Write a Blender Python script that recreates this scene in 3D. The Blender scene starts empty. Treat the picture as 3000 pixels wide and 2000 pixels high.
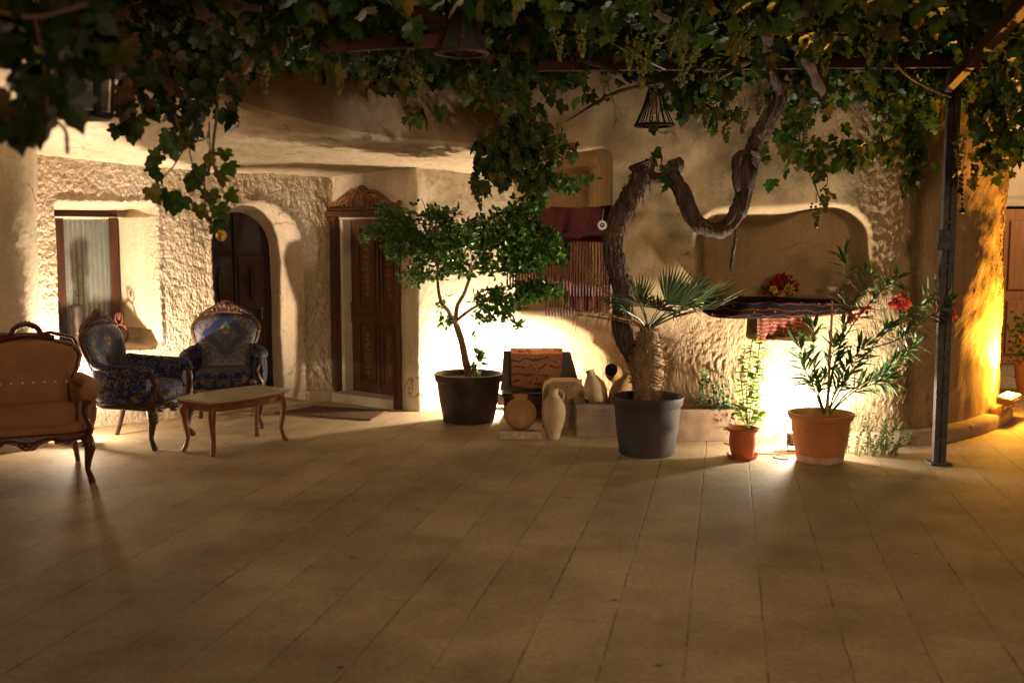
import bpy, math, random
import numpy as np
from mathutils import Vector, Matrix
random.seed(7); RNG = np.random.default_rng(7)
R = math.radians; PI = math.pi
SC = bpy.context.scene; COL = SC.collection

# ---------------------------------------------------------------- camera maths
F = 3083.0; PITCH = R(5.72); CZ = 1.7; S = 3000.0/2352.0
cp, sp = math.cos(PITCH), math.sin(PITCH)
def ray(x, y):
    u = (x*S-1500.0)/F; v = (1000.0-y*S)/F
    return (u, cp+v*sp, -sp+v*cp)
def at(x, y, D):
    r = ray(x, y); k = D/r[1]
    return Vector((r[0]*k, D, CZ+r[2]*k))
def gnd(x, y, z=0.0):
    r = ray(x, y); k = (z-CZ)/r[2]
    return Vector((r[0]*k, r[1]*k, z))
def px2m(p, D): return p*S/F*D

# ---------------------------------------------------------------- noise
def _h(i, j, k):
    i = i.astype(np.int64); j = j.astype(np.int64); k = k.astype(np.int64)
    n = (i*73856093) ^ (j*19349663) ^ (k*83492791)
    n = n & 0x7fffffff
    n = ((n << 13) ^ n) & 0x7fffffff
    n = (n*((n*n*15731+789221) & 0x7fffffff)+1376312589) & 0x7fffffff
    return n/float(0x7fffffff)
def vnoise(x, y, z):
    x = np.asarray(x, float); y = np.asarray(y, float)+0*x; z = np.asarray(z, float)+0*x
    i, j, k = np.floor(x), np.floor(y), np.floor(z)
    fx, fy, fz = x-i, y-j, z-k
    fx, fy, fz = [t*t*(3-2*t) for t in (fx, fy, fz)]
    r = 0
    for a in (0, 1):
        for b in (0, 1):
            for c in (0, 1):
                w = (fx if a else 1-fx)*(fy if b else 1-fy)*(fz if c else 1-fz)
                r = r+w*_h(i+a, j+b, k+c)
    return r*2-1
def fbm(x, y, z, o=3):
    r = 0; a = 1.0; s = 1.0
    for q in range(o):
        r = r+a*vnoise(x*s+q*17.3, y*s+q*9.1, z*s+q*5.7); a *= .5; s *= 2.03
    return r
def sstep(a, b, x):
    t = np.clip((x-a)/(b-a+1e-9), 0, 1); return t*t*(3-2*t)

# ---------------------------------------------------------------- mesh builder
class MB:
    def __init__(s): s.v = []; s.f = []; s.c = []
    def add(s, vs, fs, c=None):
        o = len(s.v); s.v.extend([tuple(p) for p in vs]); s.f.extend([tuple(i+o for i in f) for f in fs])
        s.c.extend([(random.random() if c is None else c)]*len(vs)); return s
    def box(s, c, d, rz=0, M=None, taper=1.0):
        x, y, z = d[0]/2, d[1]/2, d[2]/2; vs = []
        for sz in (-1, 1):
            t = taper if sz > 0 else 1.0
            for sx, sy in ((-1, -1), (1, -1), (1, 1), (-1, 1)):
                p = Vector((sx*x*t, sy*y*t, sz*z))
                p = Matrix.Rotation(rz, 3, 'Z') @ p
                if M is not None: p = M @ p
                vs.append(p+Vector(c))
        return s.add(vs, [(3, 2, 1, 0), (4, 5, 6, 7), (0, 1, 5, 4), (1, 2, 6, 5), (2, 3, 7, 6), (3, 0, 4, 7)])
    def tube(s, pts, r, n=8, cap=True, wob=0.0, flat=1.0):
        pts = [Vector(p) for p in pts]; m = len(pts)
        rs = r if isinstance(r, (list, tuple)) else [r]*m
        up = Vector((0, 0, 1)); vs = []; fs = []; prev = None
        for i, p in enumerate(pts):
            t = (pts[min(i+1, m-1)]-pts[max(i-1, 0)])
            if t.length < 1e-9: t = Vector((0, 0, 1))
            t.normalize()
            if prev is None:
                a = up if abs(t.dot(up)) < .9 else Vector((1, 0, 0))
                b = t.cross(a).normalized()
            else:
                b = (prev-t*prev.dot(t)).normalized()
            prev = b; c = t.cross(b)
            for k in range(n):
                an = 2*PI*k/n; rr = rs[i]*(1+wob*(random.random()-.5)*2)
                vs.append(p+b*math.cos(an)*rr+c*math.sin(an)*rr*flat)
        for i in range(m-1):
            for k in range(n):
                fs.append((i*n+k, i*n+(k+1) % n, (i+1)*n+(k+1) % n, (i+1)*n+k))
        if cap:
            fs.append(tuple(range(n-1, -1, -1))); fs.append(tuple((m-1)*n+k for k in range(n)))
        return s.add(vs, fs)
    def lathe(s, prof, c=(0, 0, 0), n=32, M=None, close=True):
        vs = []; fs = []; m = len(prof)
        for r, z in prof:
            for k in range(n):
                an = 2*PI*k/n; p = Vector((r*math.cos(an), r*math.sin(an), z))
                if M is not None: p = M @ p
                vs.append(p+Vector(c))
        for i in range(m-1):
            for k in range(n):
                fs.append((i*n+k, i*n+(k+1) % n, (i+1)*n+(k+1) % n, (i+1)*n+k))
        if close:
            fs.append(tuple(range(n-1, -1, -1))); fs.append(tuple((m-1)*n+k for k in range(n)))
        return s.add(vs, fs)
    def ball(s, c, r, n=8, m=6):
        r = (r, r, r) if not isinstance(r, (tuple, list)) else r
        vs = [(c[0], c[1], c[2]-r[2])]; fs = []
        for i in range(1, m):
            a = PI*i/m
            for k in range(n):
                b = 2*PI*k/n
                vs.append((c[0]+r[0]*math.sin(a)*math.cos(b), c[1]+r[1]*math.sin(a)*math.sin(b), c[2]-r[2]*math.cos(a)))
        vs.append((c[0], c[1], c[2]+r[2])); L = len(vs)-1
        for k in range(n):
            fs.append((0, 1+(k+1) % n, 1+k)); fs.append((L, L-n+k, L-n+(k+1) % n))
        for i in range(m-2):
            for k in range(n):
                fs.append((1+i*n+k, 1+i*n+(k+1) % n, 1+(i+1)*n+(k+1) % n, 1+(i+1)*n+k))
        return s.add(vs, fs)
    def puff(s, c, d, p=4.0, n=24, m=14, rz=0):
        """soft cushion: superellipsoid of size d"""
        vs = []; fs = []
        def g(w, e): return math.copysign(abs(w)**e, w)
        e = 2.0/p
        for i in range(m+1):
            a = -PI/2+PI*i/m
            for k in range(n):
                b = 2*PI*k/n
                q = Vector((d[0]/2*g(math.cos(a), e)*g(math.cos(b), e), d[1]/2*g(math.cos(a), e)*g(math.sin(b), e), d[2]/2*g(math.sin(a), e*1.3)))
                vs.append(Matrix.Rotation(rz, 3, 'Z') @ q+Vector(c))
        for i in range(m):
            for k in range(n):
                fs.append((i*n+k, i*n+(k+1) % n, (i+1)*n+(k+1) % n, (i+1)*n+k))
        return s.add(vs, fs)
    def prism(s, poly, fn, d0, d1):
        """poly 2D points; fn(a,b,d)->3D"""
        n = len(poly); vs = [fn(a, b, d0) for a, b in poly]+[fn(a, b, d1) for a, b in poly]
        fs = [tuple(range(n)), tuple(range(2*n-1, n-1, -1))]+[(k, k+n, (k+1) % n+n, (k+1) % n) for k in range(n)]
        return s.add(vs, fs)

def link_mesh(name, v, f, mat, parent=None, smooth=True, rnd=None, world=True, bevel=0.0, autos=None):
    me = bpy.data.meshes.new(name)
    if parent is not None and world:
        o = np.array(parent.location[:]); v = np.asarray(v, float)-o
        if parent.parent is not None: v = v-np.array(parent.parent.location[:])
    v = v.tolist() if isinstance(v, np.ndarray) else v
    f = f.tolist() if isinstance(f, np.ndarray) else f
    me.from_pydata(v, [], f); me.update()
    if smooth: me.polygons.foreach_set('use_smooth', [True]*len(me.polygons))
    if rnd is not None:
        a = me.attributes.new('rnd', 'FLOAT', 'POINT'); a.data.foreach_set('value', np.asarray(rnd, dtype=np.float32))
    if mat is not None: me.materials.append(mat)
    ob = bpy.data.objects.new(name, me); COL.objects.link(ob)
    if parent is not None: ob.parent = parent
    if bevel > 0:
        b = ob.modifiers.new('b', 'BEVEL'); b.width = bevel; b.segments = 2; b.limit_method = 'ANGLE'; b.angle_limit = R(40)
    if autos is not None and smooth:
        # sharp edges by angle
        import bmesh
        bm = bmesh.new(); bm.from_mesh(me)
        for e in bm.edges:
            if len(e.link_faces) == 2 and e.calc_face_angle(0) > autos: e.smooth = False
        bm.to_mesh(me); bm.free()
    return ob
def obj(name, mb, mat, parent=None, smooth=True, bevel=0.0, world=True, autos=R(45)):
    return link_mesh(name, mb.v, mb.f, mat, parent, smooth, mb.c, world, bevel, autos)
def tag(o, label=None, cat=None, group=None, kind=None):
    if label: o['label'] = label
    if cat: o['category'] = cat
    if group: o['group'] = group
    if kind: o['kind'] = kind
    return o
def thing(name, label, cat, loc=(0, 0, 0), rz=0, group=None):
    o = bpy.data.objects.new(name, None); COL.objects.link(o); o.location = loc; o.rotation_euler = (0, 0, rz)
    o.empty_display_size = .1
    return tag(o, label, cat, group)

def grid_faces(nu, nv, flip=False):
    i = np.arange(nv-1)[:, None]*nu+np.arange(nu-1)[None, :]
    q = np.stack([i, i+1, i+1+nu, i+nu], -1).reshape(-1, 4)
    return q[:, ::-1] if flip else q
def grid_obj(name, P, mat, parent=None, flip=False, rnd=None):
    nv, nu = P.shape[:2]
    return link_mesh(name, P.reshape(-1, 3), grid_faces(nu, nv, flip), mat, parent, rnd=None if rnd is None else rnd.reshape(-1))

def catmull(P, n):
    P = np.asarray(P, float); m = len(P)
    Q = np.vstack([2*P[0]-P[1], P, 2*P[-1]-P[-2]])
    t = np.linspace(0, m-1-1e-9, n); i = t.astype(int); f = (t-i)[:, None]
    a, b, c, d = Q[i], Q[i+1], Q[i+2], Q[i+3]
    return .5*(2*b+(c-a)*f+(2*a-5*b+4*c-d)*f**2+(3*b-a-3*c+d)*f**3)

# ---------------------------------------------------------------- materials
def nodes(name):
    m = bpy.data.materials.new(name); m.use_nodes = True; nt = m.node_tree
    return m, nt, nt.nodes['Principled BSDF']
def N(nt, t, **k):
    n = nt.nodes.new(t)
    for a, b in k.items():
        if a.startswith('i_'):
            key = a[2:]; key = int(key) if key.isdigit() else key.replace('_', ' ')
            n.inputs[key].default_value = b
        else: setattr(n, a, b)
    return n
def L(nt, a, b): nt.links.new(a, b)
def ramp(nt, fac, stops, interp='LINEAR'):
    r = nt.nodes.new('ShaderNodeValToRGB'); e = r.color_ramp.elements; r.color_ramp.interpolation = interp
    while len(e) < len(stops): e.new(.5)
    for q, (p, c) in zip(e, stops): q.position = p; q.color = (*c, 1) if len(c) == 3 else c
    L(nt, fac, r.inputs[0]); return r
def objco(nt, scale=(1, 1, 1), rot=(0, 0, 0), loc=(0, 0, 0)):
    t = nt.nodes.new('ShaderNodeTexCoord'); mp = nt.nodes.new('ShaderNodeMapping')
    mp.inputs['Scale'].default_value = scale; mp.inputs['Rotation'].default_value = rot; mp.inputs['Location'].default_value = loc
    L(nt, t.outputs['Object'], mp.inputs[0]); return mp.outputs[0]
def noisy(name, c1, c2, scale=4, rough=.85, bump=0.0, bscale=None, detail=6, spec=.3, sc=(1, 1, 1), c3=None, metallic=0, bdist=.01, coat=0):
    m, nt, p = nodes(name); co = objco(nt, sc)
    n = N(nt, 'ShaderNodeTexNoise', i_Scale=scale, i_Detail=detail, i_Roughness=.6); L(nt, co, n.inputs[0])
    st = [(.3, c1), (.7, c2)] if c3 is None else [(.3, c1), (.5, c2), (.7, c3)]
    r = ramp(nt, n.outputs[0], st); L(nt, r.outputs[0], p.inputs['Base Color'])
    p.inputs['Roughness'].default_value = rough; p.inputs['Specular IOR Level'].default_value = spec
    p.inputs['Metallic'].default_value = metallic; p.inputs['Coat Weight'].default_value = coat
    if bump:
        b = N(nt, 'ShaderNodeTexNoise', i_Scale=bscale or scale*8, i_Detail=5.0); L(nt, co, b.inputs[0])
        bp = N(nt, 'ShaderNodeBump', i_Strength=bump, i_Distance=bdist); L(nt, b.outputs[0], bp.inputs['Height']); L(nt, bp.outputs[0], p.inputs['Normal'])
    return m
def plaster(name, c1, c2, c3, bump, bscale, rake=(1, 1, 1), lump=.5, dist=.02, masked=False):
    """roughcast stone plaster: broad stains + fine mottling + raked lumps"""
    m, nt, p = nodes(name); co = objco(nt)
    n1 = N(nt, 'ShaderNodeTexNoise', i_Scale=1.3, i_Detail=6.0, i_Roughness=.65); L(nt, co, n1.inputs[0])
    r = ramp(nt, n1.outputs[0], [(.3, c1), (.52, c2), (.72, c3)])
    n2 = N(nt, 'ShaderNodeTexNoise', i_Scale=28.0, i_Detail=6.0, i_Roughness=.7); L(nt, co, n2.inputs[0])
    r2 = ramp(nt, n2.outputs[0], [(.35, (.78, .76, .74)), (.6, (1, 1, 1))])
    mx = N(nt, 'ShaderNodeMixRGB', blend_type='MULTIPLY', i_Fac=.7); L(nt, r.outputs[0], mx.inputs[1]); L(nt, r2.outputs[0], mx.inputs[2])
    # vertical streak stains
    cs = objco(nt, (5, 5, .35)); n4 = N(nt, 'ShaderNodeTexNoise', i_Scale=1.6, i_Detail=5.0); L(nt, cs, n4.inputs[0])
    r4 = ramp(nt, n4.outputs[0], [(.35, (.8, .74, .66)), (.55, (1, 1, 1))])
    m2 = N(nt, 'ShaderNodeMixRGB', blend_type='MULTIPLY', i_Fac=.5); L(nt, mx.outputs[0], m2.inputs[1]); L(nt, r4.outputs[0], m2.inputs[2])
    dn = N(nt, 'ShaderNodeTexNoise', i_Scale=3.0, i_Detail=4.0); L(nt, co, dn.inputs[0])
    dm = N(nt, 'ShaderNodeMixRGB', i_Fac=.35); L(nt, co, dm.inputs[1]); L(nt, dn.outputs['Color'], dm.inputs[2])
    vc = N(nt, 'ShaderNodeTexVoronoi', feature='DISTANCE_TO_EDGE', i_Scale=1.5); L(nt, dm.outputs[0], vc.inputs[0])
    rc = ramp(nt, vc.outputs[0], [(.003, (.45, .38, .30)), (.010, (1, 1, 1))])
    nm = N(nt, 'ShaderNodeTexNoise', i_Scale=1.7, i_Detail=3.0); L(nt, co, nm.inputs[0]); rm = ramp(nt, nm.outputs[0], [(.52, (0, 0, 0)), (.62, (1, 1, 1))])
    m5 = N(nt, 'ShaderNodeMixRGB', blend_type='MULTIPLY'); L(nt, rm.outputs[0], m5.inputs[0]); L(nt, m2.outputs[0], m5.inputs[1]); L(nt, rc.outputs[0], m5.inputs[2])
    L(nt, m5.outputs[0], p.inputs['Base Color'])
    p.inputs['Roughness'].default_value = .95; p.inputs['Specular IOR Level'].default_value = .15
    cr = objco(nt, rake)
    n3 = N(nt, 'ShaderNodeTexNoise', i_Scale=bscale, i_Detail=7.0, i_Roughness=.62, i_Distortion=.4); L(nt, cr, n3.inputs[0])
    vo = N(nt, 'ShaderNodeTexVoronoi', i_Scale=bscale*1.4); L(nt, cr, vo.inputs[0])
    ad = N(nt, 'ShaderNodeMath', operation='MULTIPLY_ADD', i_1=lump); L(nt, vo.outputs[0], ad.inputs[0]); L(nt, n3.outputs[0], ad.inputs[2])
    cf = objco(nt, (1, 1, .28)); nf = N(nt, 'ShaderNodeTexNoise', i_Scale=95.0, i_Detail=3.0); L(nt, cf, nf.inputs[0])
    a2 = N(nt, 'ShaderNodeMath', operation='MULTIPLY_ADD', i_1=.3); L(nt, nf.outputs[0], a2.inputs[0]); L(nt, ad.outputs[0], a2.inputs[2])
    bp = N(nt, 'ShaderNodeBump', i_Strength=bump, i_Distance=dist); L(nt, a2.outputs[0], bp.inputs['Height']); L(nt, bp.outputs[0], p.inputs['Normal'])
    if masked:
        at_ = N(nt, 'ShaderNodeAttribute', attribute_name='rnd'); mm_ = N(nt, 'ShaderNodeMath', operation='MULTIPLY', i_1=bump); L(nt, at_.outputs['Fac'], mm_.inputs[0]); L(nt, mm_.outputs[0], bp.inputs['Strength'])
    return m
STONE1, STONE2, STONE3 = (.46, .36, .25), (.56, .46, .34), (.62, .53, .41)
M = {}
M['roughcast'] = plaster('roughcast plaster', STONE1, STONE2, STONE3, 1.0, 27, (1, 1, .8), .5, .035, True)
M['smoothwall'] = plaster('smooth plaster', (.50, .42, .32), (.58, .50, .39), (.64, .56, .45), .28, 16, (1, 1, 1), .15)
M['rock'] = plaster('raked rock plaster', (.34, .23, .13), (.43, .31, .185), (.54, .42, .28), .8, 38, (1.0, 1.0, .5), .35, .018, True)
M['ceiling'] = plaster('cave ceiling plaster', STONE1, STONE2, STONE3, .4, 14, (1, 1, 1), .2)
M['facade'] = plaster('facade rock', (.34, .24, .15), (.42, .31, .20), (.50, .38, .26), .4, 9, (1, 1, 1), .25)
M['plinth'] = plaster('plinth stone', (.42, .33, .22), (.48, .39, .28), (.55, .46, .34), .4, 12)
M['oldstone'] = noisy('old carved stone', (.20, .13, .08), (.38, .28, .18), 9, .95, .6, 40, c3=(.30, .22, .15))
M['slab'] = noisy('tuff slab', (.24, .17, .11), (.50, .40, .29), 20, .95, .8, 50)
M['darkwood'] = noisy('dark varnished wood', (.022, .008, .004), (.060, .022, .010), 3, .28, .35, 30, sc=(6, 6, .6), coat=.3)
M['crestwood'] = noisy('carved crest wood', (.09, .034, .014), (.26, .12, .05), 16, .32, .8, 60, coat=.3)
M['carvedwood'] = noisy('carved walnut', (.022, .008, .004), (.060, .022, .010), 14, .38, .8, 60, coat=.1)
M['doorwood'] = noisy('brown door wood', (.040, .014, .006), (.10, .040, .016), 3, .38, .25, 40, sc=(8, 8, .7), coat=.15)
M['archdoor'] = noisy('blackened door wood', (.008, .0035, .002), (.020, .008, .004), 3, .45, .3, 40, sc=(8, 8, .7))
M['tablewood'] = noisy('orange brown table wood', (.13, .045, .015), (.22, .08, .028), 4, .35, .1, 50, sc=(5, 5, .8))
M['marble'] = noisy('beige stone top', (.26, .22, .15), (.40, .35, .26), 9, .35, 0, c3=(.34, .29, .2), spec=.4)
M['paleframe'] = noisy('pale stone jamb', (.42, .36, .28), (.54, .48, .39), 6, .8, .2, 30)
M['rust'] = noisy('rusty steel', (.028, .011, .008), (.07, .027, .018), 9, .7, .4, 60, metallic=.1, c3=(.045, .018, .012))
M['greymetal'] = noisy('weathered steel post', (.05, .045, .045), (.12, .11, .11), 14, .5, .3, 60, metallic=.4)
M['blackmetal'] = noisy('black iron', (.012, .010, .010), (.03, .025, .022), 12, .5, .3, 60, metallic=.4)
M['potdark'] = noisy('dark brown plastic pot', (.018, .013, .010), (.035, .026, .020), 4, .5, .2, 40, c3=(.06, .045, .033))
M['potgrey'] = noisy('grey plastic pot', (.042, .038, .036), (.065, .059, .055), 3, .65, .2, 40, c3=(.10, .088, .075))
M['terra'] = noisy('terracotta plastic pot', (.36, .14, .06), (.46, .19, .08), 4, .6, .15, 30, c3=(.50, .24, .12))
M['terrared'] = noisy('red terracotta pot', (.36, .09, .035), (.46, .13, .05), 5, .5, .08, 30)
M['limescale'] = noisy('limescale band', (.42, .22, .12), (.62, .46, .34), 12, .8, .1, 30)
M['soil'] = noisy('potting soil', (.05, .033, .02), (.12, .085, .055), 30, 1, .8, 60)
M['clay'] = noisy('ochre clay', (.34, .19, .08), (.44, .27, .12), 7, .85, .25, 50)
M['claypale'] = noisy('pale clay', (.34, .24, .14), (.48, .36, .23), 9, .9, .3, 50)
M['hollowshade'] = noisy('painted hollow shade', (.006, .005, .004), (.012, .01, .008), 5, .9)
M['bark'] = noisy('vine bark', (.03, .02, .015), (.17, .12, .095), 7, .95, 1.0, 22, sc=(5, 5, .9), bdist=.02)
M['vinestem'] = noisy('thin vine stem', (.06, .035, .022), (.12, .075, .05), 8, .9, .5, 40)
M['citrusbark'] = noisy('citrus bark', (.14, .085, .05), (.24, .15, .09), 12, .85, .4, 60)
M['palmfibre'] = noisy('palm fibre', (.16, .09, .05), (.42, .28, .17), 10, 1, 1.0, 50, sc=(3, 3, 1), bdist=.02)
M['drystraw'] = noisy('dry palm straw', (.22, .12, .05), (.42, .26, .12), 14, .9)
M['cable'] = noisy('grey cable', (.30, .26, .22), (.38, .34, .30), 9, .6)
M['white'] = noisy('white glaze', (.75, .73, .68), (.82, .80, .76), 6, .3)
M['brass'] = noisy('brass', (.45, .28, .08), (.62, .42, .14), 14, .35, .2, 60, metallic=.9)
M['castblack'] = noisy('lamp housing', (.02, .017, .014), (.035, .03, .025), 9, .5, metallic=.2)
M['orangecast'] = noisy('lamp housing brown', (.20, .12, .06), (.28, .18, .09), 9, .5)

def leafmat(name, stops, rough=.45, trans=.35, spec=.4):
    m, nt, p = nodes(name); a = N(nt, 'ShaderNodeAttribute', attribute_name='rnd')
    r = ramp(nt, a.outputs['Fac'], stops)
    co = objco(nt); n = N(nt, 'ShaderNodeTexNoise', i_Scale=40.0, i_Detail=3.0); L(nt, co, n.inputs[0])
    r2 = ramp(nt, n.outputs[0], [(.35, (.7, .7, .65)), (.65, (1.15, 1.15, 1.0))])
    mx = N(nt, 'ShaderNodeMixRGB', blend_type='MULTIPLY', i_Fac=1.0); L(nt, r.outputs[0], mx.inputs[1]); L(nt, r2.outputs[0], mx.inputs[2])
    L(nt, mx.outputs[0], p.inputs['Base Color']); p.inputs['Roughness'].default_value = rough; p.inputs['Specular IOR Level'].default_value = spec
    t = N(nt, 'ShaderNodeBsdfTranslucent'); L(nt, mx.outputs[0], t.inputs[0])
    ms = N(nt, 'ShaderNodeMixShader', i_0=trans); L(nt, p.outputs[0], ms.inputs[1]); L(nt, t.outputs[0], ms.inputs[2])
    out = nt.nodes['Material Output']; L(nt, ms.outputs[0], out.inputs[0]); return m
M['vineleaf'] = leafmat('grape leaf', [(0, (.018, .055, .010)), (.45, (.045, .095, .016)), (.75, (.085, .12, .02)), (.93, (.15, .13, .022)), (1, (.18, .09, .022))], .5, .4)
M['vineleafautumn'] = leafmat('grape leaf turning', [(0, (.014, .035, .008)), (.5, (.028, .050, .010)), (.8, (.055, .055, .012)), (.93, (.10, .055, .014)), (1, (.16, .06, .014))], .5, .4)
M['citrusleaf'] = leafmat('citrus leaf', [(0, (.026, .075, .014)), (.6, (.06, .15, .026)), (1, (.14, .27, .045))], .28, .25, .6)
M['oleanderleaf'] = leafmat('oleander leaf', [(0, (.03, .085, .025)), (.6, (.05, .13, .035)), (1, (.11, .19, .06))], .38, .25, .5)
M['palmleaf'] = leafmat('palm leaf', [(0, (.03, .07, .03)), (.5, (.07, .12, .055)), (1, (.22, .26, .14))], .4, .25)
M['limeleaf'] = leafmat('light green leaf', [(0, (.14, .26, .03)), (.6, (.25, .40, .06)), (1, (.42, .50, .12))], .45, .5)
M['shrubleaf'] = leafmat('dark shrub leaf', [(0, (.012, .04, .015)), (.6, (.025, .075, .025)), (1, (.06, .13, .04))], .5, .3)
M['weedleaf'] = leafmat('weed leaf', [(0, (.05, .10, .02)), (.6, (.10, .17, .04)), (1, (.22, .26, .08))], .5, .35)
M['grape'] = leafmat('green grape', [(0, (.07, .10, .02)), (1, (.17, .17, .04))], .35, .3)
M['petalpink'] = leafmat('pink petal', [(0, (.55, .04, .09)), (1, (.80, .12, .20))], .5, .4)
M['petalred'] = leafmat('red petal', [(0, (.30, .012, .015)), (1, (.50, .03, .03))], .6, .3)
M['petalyellow'] = leafmat('yellow petal', [(0, (.72, .52, .06)), (1, (.82, .66, .14))], .6, .3)
M['petalorange'] = leafmat('orange petal', [(0, (.7, .25, .02)), (1, (.8, .45, .04))], .6, .3)
M['petalpurple'] = leafmat('purple petal', [(0, (.25, .05, .35)), (1, (.6, .3, .6))], .6, .3)

def upholstery(name):
    m, nt, p = nodes(name)
    tc = nt.nodes.new('ShaderNodeTexCoord'); sx = nt.nodes.new('ShaderNodeSeparateXYZ'); L(nt, tc.outputs['Object'], sx.inputs[0])
    ab = N(nt, 'ShaderNodeMath', operation='ABSOLUTE'); L(nt, sx.outputs[0], ab.inputs[0])
    cb = nt.nodes.new('ShaderNodeCombineXYZ'); L(nt, ab.outputs[0], cb.inputs[0]); L(nt, sx.outputs[1], cb.inputs[1]); L(nt, sx.outputs[2], cb.inputs[2])
    v = N(nt, 'ShaderNodeTexVoronoi', i_Scale=11.0); L(nt, cb.outputs[0], v.inputs[0])
    n = N(nt, 'ShaderNodeTexNoise', i_Scale=13.0, i_Detail=2.0, i_Distortion=2.2); L(nt, cb.outputs[0], n.inputs[0])
    base = ramp(nt, n.outputs[0], [(.0, (.004, .008, .035)), (.49, (.006, .014, .07)), (.51, (.10, .085, .055)), (.55, (.15, .125, .085)), (.57, (.008, .02, .09)), (1, (.006, .012, .05))])
    fl = ramp(nt, v.outputs['Distance'], [(0, (.20, .12, .04)), (.14, (.15, .045, .02)), (.22, (.12, .08, .04)), (.30, (0, 0, 0)), (1, (0, 0, 0))], 'LINEAR')
    fm = ramp(nt, v.outputs['Distance'], [(0, (1, 1, 1)), (.24, (1, 1, 1)), (.28, (0, 0, 0)), (1, (0, 0, 0))])
    vc = nt.nodes.new('ShaderNodeSeparateColor'); L(nt, v.outputs['Color'], vc.inputs[0])
    gt = N(nt, 'ShaderNodeMath', operation='GREATER_THAN', i_1=.5); L(nt, vc.outputs[0], gt.inputs[0])
    mm = N(nt, 'ShaderNodeMath', operation='MULTIPLY'); L(nt, fm.outputs[0], mm.inputs[0]); L(nt, gt.outputs[0], mm.inputs[1])
    mx = N(nt, 'ShaderNodeMixRGB'); L(nt, mm.outputs[0], mx.inputs[0]); L(nt, base.outputs[0], mx.inputs[1]); L(nt, fl.outputs[0], mx.inputs[2])
    L(nt, mx.outputs[0], p.inputs['Base Color']); p.inputs['Roughness'].default_value = .75; p.inputs['Specular IOR Level'].default_value = .2
    w = N(nt, 'ShaderNodeTexNoise', i_Scale=220.0); L(nt, tc.outputs['Object'], w.inputs[0])
    bp = N(nt, 'ShaderNodeBump', i_Strength=.3, i_Distance=.003); L(nt, w.outputs[0], bp.inputs['Height']); L(nt, bp.outputs[0], p.inputs['Normal'])
    return m
M['bluefabric'] = upholstery('blue floral brocade')
def backfabric(name):
    """brocade with a bouquet medallion centred on the backrest (local x=0, z=.78)"""
    m, nt, p = nodes(name)
    tc = nt.nodes.new('ShaderNodeTexCoord'); sx = nt.nodes.new('ShaderNodeSeparateXYZ'); L(nt, tc.outputs['Object'], sx.inputs[0])
    ab = N(nt, 'ShaderNodeMath', operation='ABSOLUTE'); L(nt, sx.outputs[0], ab.inputs[0])
    cb = nt.nodes.new('ShaderNodeCombineXYZ'); L(nt, ab.outputs[0], cb.inputs[0]); L(nt, sx.outputs[2], cb.inputs[2])
    n = N(nt, 'ShaderNodeTexNoise', i_Scale=15.0, i_Detail=2.0, i_Distortion=2.5); L(nt, cb.outputs[0], n.inputs[0])
    zc = N(nt, 'ShaderNodeMath', operation='SUBTRACT', i_1=.79); L(nt, sx.outputs[2], zc.inputs[0])
    za = N(nt, 'ShaderNodeMath', operation='ABSOLUTE'); L(nt, zc.outputs[0], za.inputs[0])
    dia = N(nt, 'ShaderNodeMath', operation='ADD'); L(nt, ab.outputs[0], dia.inputs[0]); L(nt, za.outputs[0], dia.inputs[1])
    nn = N(nt, 'ShaderNodeMath', operation='MULTIPLY_ADD', i_1=.10, i_2=-.05); L(nt, n.outputs[0], nn.inputs[0])
    dd = N(nt, 'ShaderNodeMath', operation='ADD'); L(nt, dia.outputs[0], dd.inputs[0]); L(nt, nn.outputs[0], dd.inputs[1])
    outer = ramp(nt, n.outputs[0], [(0, (.006, .012, .06)), (.42, (.006, .015, .07)), (.46, (.085, .072, .055)), (.56, (.11, .095, .07)), (.60, (.006, .012, .055)), (1, (.006, .012, .06))])
    v = N(nt, 'ShaderNodeTexVoronoi', i_Scale=24.0); L(nt, cb.outputs[0], v.inputs[0])
    bou = ramp(nt, v.outputs['Distance'], [(0, (.30, .20, .08)), (.15, (.26, .08, .04)), (.28, (.20, .12, .06)), (.40, (.02, .04, .03)), (.55, (.03, .07, .05)), (.7, (.008, .015, .07))])
    s1 = ramp(nt, dd.outputs[0], [(.10, (1, 1, 1)), (.125, (0, 0, 0))]); s2 = ramp(nt, dd.outputs[0], [(.20, (1, 1, 1)), (.225, (0, 0, 0))])
    navy = N(nt, 'ShaderNodeMixRGB', i_Color2=(.003, .008, .045, 1)); L(nt, s2.outputs[0], navy.inputs[0]); L(nt, outer.outputs[0], navy.inputs[1])
    mx = N(nt, 'ShaderNodeMixRGB'); L(nt, s1.outputs[0], mx.inputs[0]); L(nt, navy.outputs[0], mx.inputs[1]); L(nt, bou.outputs[0], mx.inputs[2])
    L(nt, mx.outputs[0], p.inputs['Base Color']); p.inputs['Roughness'].default_value = .5
    return m
M['bluebackfabric'] = backfabric('blue brocade with bouquet')
M['tanfabric'] = noisy('tan velvet', (.24, .115, .055), (.33, .165, .085), 5, .75, .2, 160, spec=.2)

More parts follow.
